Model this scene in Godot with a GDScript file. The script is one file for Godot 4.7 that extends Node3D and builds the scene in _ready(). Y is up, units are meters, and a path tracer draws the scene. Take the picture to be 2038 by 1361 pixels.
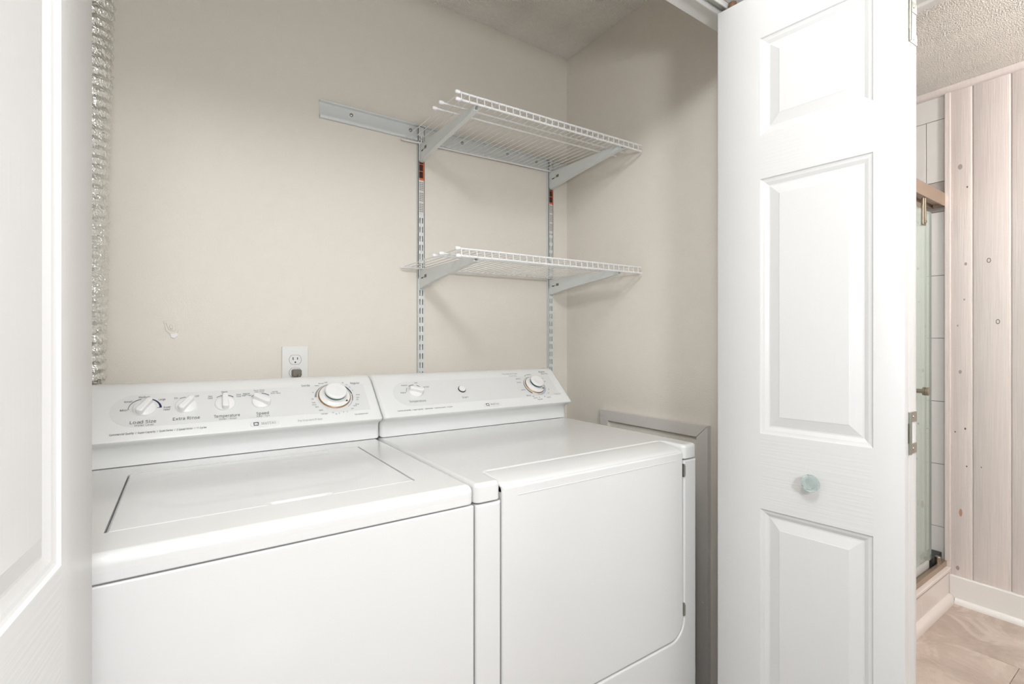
extends Node3D
# Laundry closet with a washer and a dryer behind open bifold doors, a bathroom beyond on the right.
# The photographer's lens is at x = 0, z = 0, height H; the closet's back wall runs along x at z = -D.

const H := 1.182
const D := 1.57
const Q := 1.57 / 1.5

var org := Vector3.ZERO          # what is subtracted from the points of the thing being built
var xf := Transform3D.IDENTITY   # turn and place of the shape being added
var mats := {}
var used := {}

# ---------------------------------------------------------------- shapes
func tri(st: SurfaceTool, a: Vector3, b: Vector3, c: Vector3, na: Vector3, nb: Vector3, nc: Vector3) -> void:
	if (b - a).cross(c - a).dot(na + nb + nc) > 0.0:
		var t := b; b = c; c = t
		t = nb; nb = nc; nc = t
	for k in 3:
		var p: Vector3 = [a, b, c][k]
		var n: Vector3 = [na, nb, nc][k]
		st.set_normal((xf.basis * n).normalized())
		st.set_uv(Vector2(p.x + p.z, p.y))
		st.add_vertex(xf * p - org)

func quad(st: SurfaceTool, a: Vector3, b: Vector3, c: Vector3, d: Vector3, n: Vector3) -> void:
	tri(st, a, b, c, n, n, n)
	tri(st, a, c, d, n, n, n)

func quadn(st: SurfaceTool, a: Vector3, b: Vector3, c: Vector3, d: Vector3, na: Vector3, nb: Vector3, nc: Vector3, nd: Vector3) -> void:
	tri(st, a, b, c, na, nb, nc)
	tri(st, a, c, d, na, nc, nd)

func new_st() -> SurfaceTool:
	var st := SurfaceTool.new()
	st.begin(Mesh.PRIMITIVE_TRIANGLES)
	return st

func box(st: SurfaceTool, lo: Vector3, hi: Vector3) -> void:
	for ax in 3:
		for s in 2:
			var n := Vector3.ZERO
			n[ax] = 1.0 if s == 1 else -1.0
			var u := (ax + 1) % 3
			var v := (ax + 2) % 3
			var p := []
			for k in [[0, 0], [1, 0], [1, 1], [0, 1]]:
				var q := Vector3.ZERO
				q[ax] = hi[ax] if s == 1 else lo[ax]
				q[u] = hi[u] if k[0] == 1 else lo[u]
				q[v] = hi[v] if k[1] == 1 else lo[v]
				p.append(q)
			quad(st, p[0], p[1], p[2], p[3], n)

# rounded box; hole = [x0, x1, z0, z1, depth] cuts a well into the top face
func rbox(st: SurfaceTool, lo: Vector3, hi: Vector3, r: float, seg := 3, hole := []) -> void:
	var c := (lo + hi) * 0.5
	var h := (hi - lo) * 0.5
	r = minf(r, minf(h.x, minf(h.y, h.z)))
	var grid := []
	for ax in 3:
		var g := []
		for k in range(seg + 1):
			g.append(-h[ax] + r * (1.0 - cos(PI * 0.5 * k / seg)) if r > 0 else -h[ax])
		for k in range(seg, -1, -1):
			g.append(-g[k])
		grid.append(g)
	for ax in 3:
		var u := (ax + 1) % 3
		var v := (ax + 2) % 3
		for s in [-1.0, 1.0]:
			var gu: Array = grid[u].duplicate()
			var gv: Array = grid[v].duplicate()
			var cut: bool = ax == 1 and s > 0 and hole.size() > 0
			if cut:  # u = z, v = x
				gu.append_array([hole[2] - c.z, hole[3] - c.z])
				gv.append_array([hole[0] - c.x, hole[1] - c.x])
				gu.sort()
				gv.sort()
			for i in gu.size() - 1:
				for j in gv.size() - 1:
					if absf(gu[i] - gu[i + 1]) < 1e-7 or absf(gv[j] - gv[j + 1]) < 1e-7:
						continue
					if cut:
						var mz: float = (gu[i] + gu[i + 1]) * 0.5 + c.z
						var mx: float = (gv[j] + gv[j + 1]) * 0.5 + c.x
						if mz > hole[2] and mz < hole[3] and mx > hole[0] and mx < hole[1]:
							continue
					var ps := []
					var ns := []
					for k in [[0, 0], [1, 0], [1, 1], [0, 1]]:
						var p := Vector3.ZERO
						p[ax] = s * h[ax]
						p[u] = gu[i + k[0]]
						p[v] = gv[j + k[1]]
						var inner := p.clamp(-(h - Vector3.ONE * r), h - Vector3.ONE * r)
						var n := p - inner
						if n.length() < 1e-9:
							n = Vector3.ZERO
							n[ax] = s
						n = n.normalized()
						if r > 0:
							p = inner + n * r
						ps.append(p + c)
						ns.append(n)
					quadn(st, ps[0], ps[1], ps[2], ps[3], ns[0], ns[1], ns[2], ns[3])
	if hole.size() > 0:
		var y1 := hi.y
		var y0: float = hi.y - hole[4]
		var a := Vector3(hole[0], y1, hole[2]); var b := Vector3(hole[1], y1, hole[2])
		var cc := Vector3(hole[1], y1, hole[3]); var d := Vector3(hole[0], y1, hole[3])
		var dn := Vector3(0, y0 - y1, 0)
		quad(st, a, b, b + dn, a + dn, Vector3(0, 0, 1))
		quad(st, d, cc, cc + dn, d + dn, Vector3(0, 0, -1))
		quad(st, a, d, d + dn, a + dn, Vector3(1, 0, 0))
		quad(st, b, cc, cc + dn, b + dn, Vector3(-1, 0, 0))
		quad(st, a + dn, b + dn, cc + dn, d + dn, Vector3.UP)

func axpt(axis: int, p: Vector2, w: float) -> Vector3:
	if axis == 0:
		return Vector3(w, p.y, p.x)      # polygon (z, y) along x
	if axis == 1:
		return Vector3(p.x, w, p.y)      # polygon (x, z) along y
	return Vector3(p.x, p.y, w)          # polygon (x, y) along z

# extruded polygon with rounded ends
func prism(st: SurfaceTool, poly: PackedVector2Array, axis: int, w0: float, w1: float, bev := 0.0, seg := 3, bev0 := -1.0) -> void:
	if bev0 < 0:
		bev0 = bev
	var n := poly.size()
	var area := 0.0
	for i in n:
		area += poly[i].x * poly[(i + 1) % n].y - poly[(i + 1) % n].x * poly[i].y
	if area < 0.0:
		poly.reverse()
	var en := []
	for i in n:
		var e := (poly[(i + 1) % n] - poly[i]).normalized()
		en.append(Vector2(e.y, -e.x))
	var miter := []
	for i in n:
		var a: Vector2 = en[(i + n - 1) % n]
		var b: Vector2 = en[i]
		miter.append((a + b) / maxf(0.3, 1.0 + a.dot(b)))
	var rings := []
	if bev > 0:
		var low := []
		for k in range(seg + 1):
			var t := PI * 0.5 * k / seg
			low.append([w0 + bev0 * (1.0 - sin(t)), bev0 * (1.0 - cos(t)), -sin(t), cos(t)])
		low.reverse()
		rings = low
		for k in range(seg + 1):
			var t := PI * 0.5 * k / seg
			rings.append([w1 - bev * (1.0 - sin(t)), bev * (1.0 - cos(t)), sin(t), cos(t)])
	else:
		rings = [[w0, 0.0, 0.0, 1.0], [w1, 0.0, 0.0, 1.0]]
	for k in rings.size() - 1:
		var ra: Array = rings[k]
		var rb: Array = rings[k + 1]
		for i in n:
			var j := (i + 1) % n
			var ni: Vector2 = en[i]
			var nj: Vector2 = en[i]
			if en[(i + n - 1) % n].dot(en[i]) > 0.7:
				ni = (en[(i + n - 1) % n] + en[i]).normalized()
			if en[j].dot(en[i]) > 0.7:
				nj = (en[j] + en[i]).normalized()
			var pts := []
			var nrm := []
			for q in [[i, ra, ni], [j, ra, nj], [j, rb, nj], [i, rb, ni]]:
				pts.append(axpt(axis, poly[q[0]] - miter[q[0]] * q[1][1], q[1][0]))
				nrm.append(axpt(axis, q[2] * q[1][3], q[1][2]).normalized())
			quadn(st, pts[0], pts[1], pts[2], pts[3], nrm[0], nrm[1], nrm[2], nrm[3])
	for e in [[rings[0], -1.0], [rings[rings.size() - 1], 1.0]]:
		var cap := PackedVector2Array()
		for i in n:
			cap.append(poly[i] - miter[i] * e[0][1])
		var idx := Geometry2D.triangulate_polygon(cap)
		var nn := axpt(axis, Vector2.ZERO, e[1])
		for k in range(0, idx.size(), 3):
			tri(st, axpt(axis, cap[idx[k]], e[0][0]), axpt(axis, cap[idx[k + 1]], e[0][0]), axpt(axis, cap[idx[k + 2]], e[0][0]), nn, nn, nn)

# profile of (radius, height) turned round the y axis
func lathe(st: SurfaceTool, prof: Array, seg := 24, flat := false) -> void:
	var m := prof.size()
	var pn := []
	for i in m - 1:
		var d: Vector2 = prof[i + 1] - prof[i]
		pn.append(Vector2(d.y, -d.x).normalized())
	for i in m - 1:
		var n0: Vector2 = pn[i]
		var n1: Vector2 = pn[i]
		if i > 0 and pn[i - 1].dot(pn[i]) > 0.75:
			n0 = (pn[i - 1] + pn[i]).normalized()
		if i < m - 2 and pn[i + 1].dot(pn[i]) > 0.75:
			n1 = (pn[i + 1] + pn[i]).normalized()
		for k in seg:
			var a := TAU * k / seg
			var b := TAU * (k + 1) / seg
			var ma := a if not flat else (a + b) * 0.5
			var mb := b if not flat else (a + b) * 0.5
			var f := func(v: Vector2, t: float) -> Vector3: return Vector3(v.x * cos(t), v.y, v.x * sin(t))
			quadn(st, f.call(prof[i], a), f.call(prof[i], b), f.call(prof[i + 1], b), f.call(prof[i + 1], a), f.call(n0, ma), f.call(n0, mb), f.call(n1, mb), f.call(n1, ma))

# cut stone: flat triangular facets between turned rings of corners
func gem(st: SurfaceTool, prof: Array, seg: int) -> void:
	var pt := func(i: int, k: int) -> Vector3:
		var a := TAU * (k + 0.5 * (i % 2)) / seg
		return Vector3(prof[i].x * cos(a), prof[i].y, prof[i].x * sin(a))
	var mid := Vector3(0, (prof[0].y + prof[prof.size() - 1].y) * 0.5, 0)
	for i in prof.size() - 1:
		for k in seg:
			var s: int = i % 2
			for q in [[pt.call(i, k), pt.call(i, k + 1), pt.call(i + 1, k + s)], [pt.call(i + 1, k), pt.call(i + 1, k + 1), pt.call(i, k + 1 - s)]]:
				var n: Vector3 = (q[1] - q[0]).cross(q[2] - q[0])
				if n.length() < 1e-12:
					continue
				n = n.normalized()
				if n.dot((q[0] + q[1] + q[2]) / 3.0 - mid) < 0:
					n = -n
				tri(st, q[0], q[1], q[2], n, n, n)

func tube(st: SurfaceTool, pts: Array, r: float, seg := 6) -> void:
	var rings := []
	for i in pts.size():
		var d: Vector3 = (pts[mini(i + 1, pts.size() - 1)] - pts[maxi(i - 1, 0)]).normalized()
		var s := d.cross(Vector3.UP if absf(d.y) < 0.9 else Vector3.RIGHT).normalized()
		var t := s.cross(d).normalized()
		var ring := []
		for k in seg:
			var a := TAU * k / seg
			ring.append((s * cos(a) + t * sin(a)))
		rings.append(ring)
	for i in pts.size() - 1:
		for k in seg:
			var l := (k + 1) % seg
			quadn(st, pts[i] + rings[i][k] * r, pts[i] + rings[i][l] * r, pts[i + 1] + rings[i + 1][l] * r, pts[i + 1] + rings[i + 1][k] * r, rings[i][k], rings[i][l], rings[i + 1][l], rings[i + 1][k])
	for e in [0, pts.size() - 1]:
		var n: Vector3 = (pts[0] - pts[1]).normalized() if e == 0 else (pts[e] - pts[e - 1]).normalized()
		for k in seg:
			tri(st, pts[e], pts[e] + rings[e][k] * r, pts[e] + rings[e][(k + 1) % seg] * r, n, n, n)

# flat ring sector in the x-y plane facing +z
func arc(st: SurfaceTool, c: Vector2, r0: float, r1: float, a0: float, a1: float, z: float, r0b := -1.0, r1b := -1.0) -> void:
	var n := maxi(3, int(absf(a1 - a0) / 0.12))
	for k in n:
		var s0 := float(k) / n
		var s1 := float(k + 1) / n
		var a := lerpf(a0, a1, s0)
		var b := lerpf(a0, a1, s1)
		var ia := lerpf(r0, r0 if r0b < 0 else r0b, s0); var ib := lerpf(r0, r0 if r0b < 0 else r0b, s1)
		var oa := lerpf(r1, r1 if r1b < 0 else r1b, s0); var ob := lerpf(r1, r1 if r1b < 0 else r1b, s1)
		var f := func(r: float, t: float) -> Vector3: return Vector3(c.x + r * cos(t), c.y + r * sin(t), z)
		quad(st, f.call(ia, a), f.call(oa, a), f.call(ob, b), f.call(ib, b), Vector3(0, 0, 1))

func obj(called: String, st: SurfaceTool, m: Material, parent: Node3D = self) -> MeshInstance3D:
	return inst(called, st.commit(), m, parent)

func inst(called: String, mesh: Mesh, m: Material, parent: Node3D = self) -> MeshInstance3D:
	var o := MeshInstance3D.new()
	o.name = called if parent != self else numbered(called)
	o.mesh = mesh
	o.material_override = m
	parent.add_child(o, true)
	return o

func numbered(called: String) -> String:
	used[called] = used.get(called, -1) + 1
	return called if used[called] == 0 else "%s_%03d" % [called, used[called]]

func thing(called: String, label: String, category: String, at := Vector3.ZERO, group := "") -> Node3D:
	var o := Node3D.new()
	o.name = numbered(called)
	add_child(o)
	o.position = at
	org = at
	tag(o, label, category, group)
	return o

func tag(o: Node3D, label: String, category: String, group := "") -> void:
	o.set_meta("label", label)
	o.set_meta("category", category)
	if group != "":
		o.set_meta("group", group)

func struct(o: Node3D, label: String, category: String) -> Node3D:
	o.set_meta("kind", "structure")
	tag(o, label, category)
	return o

func slab(called: String, lo: Vector3, hi: Vector3, m: Material, label: String, category: String) -> MeshInstance3D:
	org = Vector3.ZERO
	xf = Transform3D.IDENTITY
	var st := new_st()
	box(st, lo, hi)
	var o := obj(called, st, m)
	struct(o, label, category)
	return o

# ---------------------------------------------------------------- materials
func mat(c: Color, rough := 0.5, metal := 0.0, spec := 0.5) -> StandardMaterial3D:
	var m := StandardMaterial3D.new()
	m.albedo_color = c
	m.roughness = rough
	m.metallic = metal
	m.metallic_specular = spec
	return m

func flat_noise_img(size: int, freq: Vector2, octaves: int, seed_: int, warp := 0.0) -> Image:
	var n := FastNoiseLite.new()
	n.domain_warp_enabled = warp > 0.0
	n.domain_warp_amplitude = warp
	n.domain_warp_frequency = 0.9
	n.seed = seed_
	n.noise_type = FastNoiseLite.TYPE_SIMPLEX_SMOOTH
	n.frequency = 1.0
	n.fractal_octaves = octaves
	var im := Image.create(size, size, false, Image.FORMAT_RGBA8)
	for y in size:
		for x in size:
			var u := float(x) / size
			var v := float(y) / size
			# blend towards the far edges so that the tile repeats without a seam
			var s := 0.0
			for k in 4:
				var du: float = u - (k & 1)
				var dv: float = v - (k >> 1)
				var w: float = (u if k & 1 else 1.0 - u) * (v if k >> 1 else 1.0 - v)
				s += w * n.get_noise_2d(du * freq.x, dv * freq.y)
			s = clampf(s * 0.75 + 0.5, 0.0, 1.0)
			im.set_pixel(x, y, Color(s, s, s))
	return im

func normal_tex(im: Image, strength: float) -> ImageTexture:
	var c := im.duplicate() as Image
	c.bump_map_to_normal_map(strength)
	return ImageTexture.create_from_image(c)

func tint_tex(im: Image, a: Color, b: Color) -> ImageTexture:
	var c := im.duplicate() as Image
	for y in c.get_height():
		for x in c.get_width():
			c.set_pixel(x, y, a.lerp(b, c.get_pixel(x, y).r))
	return ImageTexture.create_from_image(c)

func bumpy(m: StandardMaterial3D, t: Texture2D, scale_: Vector3, strength: float, world := true) -> StandardMaterial3D:
	m.uv1_triplanar = true
	m.uv1_world_triplanar = world
	m.uv1_scale = scale_
	m.normal_enabled = true
	m.normal_texture = t
	m.normal_scale = strength
	return m

func make_materials() -> void:
	var fine := flat_noise_img(256, Vector2(44, 44), 3, 5)
	var orange_peel := normal_tex(fine, 3.0)
	var pop := flat_noise_img(256, Vector2(30, 30), 3, 11)
	var popcorn := normal_tex(pop, 14.0)
	var grain_v := flat_noise_img(256, Vector2(56, 3.2), 3, 21)
	var grain_h := flat_noise_img(256, Vector2(3.2, 56), 3, 22)
	var mottling := flat_noise_img(256, Vector2(5, 5), 4, 31)
	var stone := flat_noise_img(512, Vector2(4.0, 4.0), 6, 41, 1.6)
	var gv := normal_tex(grain_v, 4.0)
	var gh := normal_tex(grain_h, 4.0)

	mats.wall = bumpy(mat(Color(0.925, 0.898, 0.855), 0.62, 0.0, 0.35), orange_peel, Vector3(4, 4, 4), 0.14)
	mats.wall.albedo_texture = tint_tex(mottling, Color(0.988, 0.988, 0.988), Color(1, 1, 1))
	mats.ceiling = bumpy(mat(Color(0.945, 0.93, 0.90), 0.9), popcorn, Vector3(5, 5, 5), 0.42)
	mats.room = mat(Color(0.90, 0.895, 0.885), 0.8)
	mats.room_floor = mat(Color(0.52, 0.475, 0.435), 0.5)
	mats.trim = mat(Color(0.93, 0.925, 0.91), 0.4)
	mats.stile = bumpy(mat(Color(0.866, 0.863, 0.856), 0.36), gv, Vector3(3, 1.2, 3), 0.045, false)
	mats.rail = bumpy(mat(Color(0.866, 0.863, 0.856), 0.36), gh, Vector3(1.2, 3, 1.2), 0.055, false)
	mats.enamel = mat(Color(0.905, 0.905, 0.898), 0.2)
	mats.enamel.clearcoat_enabled = true
	mats.enamel.clearcoat = 0.5
	mats.enamel.clearcoat_roughness = 0.06
	mats.plastic = mat(Color(0.925, 0.925, 0.915), 0.3)
	mats.panel_tint = mat(Color(0.90, 0.90, 0.89), 0.35)
	mats.badge = mat(Color(0.935, 0.935, 0.93), 0.25)
	mats.knob = mat(Color(0.95, 0.945, 0.935), 0.28)
	mats.print = mat(Color(0.34, 0.34, 0.35), 0.6)
	mats.print_soft = mat(Color(0.55, 0.55, 0.55), 0.6)
	mats.print_pale = mat(Color(0.72, 0.72, 0.71), 0.6)
	mats.print_navy = mat(Color(0.15, 0.16, 0.30), 0.6)
	mats.print_blue = mat(Color(0.68, 0.74, 0.82), 0.6)
	mats.green = mat(Color(0.20, 0.36, 0.33), 0.35)
	mats.gold = mat(Color(0.66, 0.52, 0.36), 0.35, 0.6)
	mats.dark = mat(Color(0.06, 0.06, 0.06), 0.7)
	mats.ring = mat(Color(0.12, 0.12, 0.13), 0.35)
	mats.foil = bumpy(mat(Color(0.95, 0.95, 0.93), 0.3, 0.9), normal_tex(flat_noise_img(256, Vector2(30, 18), 4, 51), 8.0), Vector3(6, 6, 6), 0.8)
	mats.steel = mat(Color(0.875, 0.885, 0.875), 0.32)
	mats.wire = mat(Color(0.94, 0.935, 0.925), 0.35)
	mats.chrome = mat(Color(0.75, 0.75, 0.74), 0.2, 1.0)
	mats.nickel = mat(Color(0.62, 0.58, 0.52), 0.3, 1.0)
	mats.rail_metal = mat(Color(0.72, 0.65, 0.58), 0.42, 0.85)
	mats.hinge = mat(Color(0.70, 0.70, 0.66), 0.28, 1.0)
	mats.alu = mat(Color(0.78, 0.78, 0.76), 0.35, 1.0)
	mats.plug = mat(Color(0.48, 0.45, 0.40), 0.5)
	mats.outlet = mat(Color(0.93, 0.925, 0.91), 0.3)
	mats.sticker_dark = mat(Color(0.24, 0.13, 0.10), 0.4)
	mats.sticker_orange = mat(Color(0.86, 0.45, 0.28), 0.4)
	mats.sticker_paper = mat(Color(0.86, 0.85, 0.83), 0.5)
	mats.sticker_print = mat(Color(0.62, 0.60, 0.58), 0.5)
	mats.frame_paint = bumpy(mat(Color(0.86, 0.84, 0.815), 0.4), gv, Vector3(5, 2, 5), 0.12)
	mats.clear_plastic = mat(Color(0.90, 0.875, 0.825), 0.25)
	mats.putty = mat(Color(0.97, 0.96, 0.96), 0.6)
	mats.nylon = mat(Color(0.45, 0.34, 0.24), 0.5)
	mats.wood = mat(Color(0.72, 0.52, 0.33), 0.5)
	# washed boards: three tones of the same grain
	var wash := flat_noise_img(256, Vector2(30, 2.2), 5, 61)
	mats.planks = []
	for k in 3:
		var base := Color(0.905 - 0.008 * k, 0.868 - 0.008 * k, 0.845 - 0.006 * k)
		var pm := bumpy(mat(Color.WHITE, 0.5), gv, Vector3(3, 1.1, 3), 0.12)
		pm.albedo_texture = tint_tex(wash, base * 0.945, base * 1.03)
		pm.uv1_offset = Vector3(0.31 * k, 0.57 * k, 0.23 * k)
		mats.planks.append(pm)
	mats.knot = mat(Color(0.66, 0.61, 0.60), 0.5)
	mats.knot_dark = mat(Color(0.36, 0.33, 0.33), 0.5)
	mats.bare_wood = mat(Color(0.74, 0.58, 0.50), 0.5)
	mats.tile = mat(Color(0.89, 0.885, 0.87), 0.22)
	mats.tile_band = bumpy(mat(Color(0.72, 0.69, 0.67), 0.4), gh, Vector3(4, 4, 4), 0.1)
	mats.tile_curb = mat(Color(0.90, 0.865, 0.84), 0.25)
	mats.grout = mat(Color(0.50, 0.49, 0.47), 0.8)
	mats.floor_tiles = []
	for k in 3:
		var fm := mat(Color.WHITE, 0.42)
		fm.uv1_triplanar = true
		fm.uv1_world_triplanar = true
		fm.uv1_scale = Vector3(0.9, 0.9, 0.9)
		fm.uv1_offset = Vector3(0.37 * k, 0, 0.61 * k)
		fm.albedo_texture = tint_tex(stone, Color(0.60, 0.535, 0.485).lightened(0.03 * k), Color(0.88, 0.825, 0.775))
		mats.floor_tiles.append(fm)
	mats.floor_joint = mat(Color(0.42, 0.37, 0.33), 0.8)
	mats.glass = mat(Color(0.80, 0.90, 0.86, 0.22), 0.02)
	mats.glass.transparency = BaseMaterial3D.TRANSPARENCY_ALPHA
	mats.glass_edge = mat(Color(0.42, 0.52, 0.49), 0.1)
	mats.crystal = mat(Color(0.945, 0.988, 0.98, 0.25), 0.0)
	mats.crystal.transparency = BaseMaterial3D.TRANSPARENCY_ALPHA
	mats.crystal.refraction_enabled = true
	mats.crystal.refraction_scale = 0.05

func glow(c: Color, e: float) -> StandardMaterial3D:
	var m := mat(c, 0.4)
	m.emission_enabled = true
	m.emission = c
	m.emission_energy_multiplier = e
	return m

# ---------------------------------------------------------------- main
func _ready() -> void:
	var cam := Camera3D.new()
	cam.name = "camera"
	add_child(cam)
	cam.position = Vector3(0, H, 0)
	cam.rotation_degrees = Vector3(0, -34.14, 0)
	cam.near = 0.05
	cam.projection = Camera3D.PROJECTION_FRUSTUM
	cam.near = 0.05
	cam.size = 2.0 * 0.05 * 680.5 / 963.0
	cam.frustum_offset = Vector2(0, 0.05 * 1.5 / 963.0)
	cam.current = true

	var env := Environment.new()
	env.background_mode = Environment.BG_COLOR
	env.background_color = Color(0.05, 0.05, 0.05)
	env.tonemap_mode = Environment.TONE_MAPPER_LINEAR
	env.tonemap_exposure = 1.0
	env.sdfgi_enabled = true
	env.ssao_enabled = true
	env.ssil_enabled = true
	var we := WorldEnvironment.new()
	we.name = "environment"
	we.environment = env
	add_child(we)

	make_materials()

	var day := Color(0.965, 0.98, 1.0)
	unseen_ceiling_light(Vector3(-0.08, H + 1.199, 0.04), 0.17, 0.78, day, "unseen white bowl light, out of view above the closet front, placed to light the appliance tops")  # out of view, placed to light the appliance tops and closet walls
	unseen_floor_lamp(Vector3(0.28, 0, 0.52), H + 0.28, 1.0, day)  # unseen, stands out of view to brighten the upper closet
	unseen_ceiling_light(Vector3(2.30, H + 1.175, 0.45), 0.15, 0.98, Color(1.0, 0.985, 0.985), "unseen white bowl light, out of view under the bathroom ceiling, placed to light the board wall")  # out of view, placed to light the bathroom

	room()
	bathroom()
	bifold_doors()
	washer()
	dryer()
	wall_shelving()
	duct()
	wall_things()

# ---------------------------------------------------------------- unseen lamps
func unseen_ceiling_light(at: Vector3, r: float, energy: float, c: Color, label: String) -> void:  # bowl lamp out of view, its strength set by what it lights
	var t := thing("unseen_ceiling_light", label, "light", at)
	org = Vector3.ZERO
	xf = Transform3D.IDENTITY
	var st := new_st()
	lathe(st, [Vector2(0.055, 0.0), Vector2(0.055, -0.012), Vector2(0.012, -0.018), Vector2(0.009, -0.10), Vector2(0.0, -0.10)], 28)
	obj("canopy", st, mats.trim, t)
	st = new_st()
	var prof := []
	for k in 11:
		var a := PI * 0.5 * k / 10
		prof.append(Vector2(r * cos(a), -0.09 - r * 0.55 * sin(a)))
	for k in range(10, -1, -1):
		var a := PI * 0.5 * k / 10
		prof.append(Vector2((r - 0.004) * cos(a), -0.09 - (r - 0.004) * 0.55 * sin(a)))
	lathe(st, prof, 40)
	obj("lamp_shade", st, glow(c, 1.2), t)
	var l := OmniLight3D.new()
	l.name = "lamp"
	t.add_child(l)
	l.position = Vector3(0, -0.09 - r * 0.3, 0)
	l.light_color = c
	l.light_energy = energy
	l.light_size = r * 0.7
	l.omni_range = 12.0
	l.omni_attenuation = 2.0
	l.shadow_enabled = true

# unseen globe lamp out of view beside the camera, placed to light the closet walls
func unseen_floor_lamp(at: Vector3, y: float, energy: float, c: Color) -> void:
	var t := thing("unseen_floor_lamp", "unseen floor lamp with a white globe, out of view beside the camera, placed to light the closet walls", "lamp", at)
	org = Vector3.ZERO
	xf = Transform3D.IDENTITY
	var st := new_st()
	lathe(st, [Vector2(0.0, 0.0), Vector2(0.13, 0.0), Vector2(0.13, 0.012), Vector2(0.02, 0.022), Vector2(0.011, 0.03), Vector2(0.011, y - 0.13), Vector2(0.04, y - 0.12), Vector2(0.04, y - 0.10), Vector2(0, y - 0.10)], 28)
	obj("stand", st, mats.trim, t)
	st = new_st()
	var prof := []
	for k in 17:
		var a := -PI * 0.5 + PI * k / 16
		prof.append(Vector2(0.13 * cos(a), y + 0.13 * sin(a)))
	lathe(st, prof, 32)
	obj("lamp_globe", st, glow(c, 1.2), t)
	var l := OmniLight3D.new()
	l.name = "lamp"
	t.add_child(l)
	l.position = Vector3(0, y, 0)
	l.light_color = c
	l.light_energy = energy
	l.light_size = 0.12
	l.omni_range = 12.0
	l.omni_attenuation = 2.0
	l.shadow_enabled = true

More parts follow.
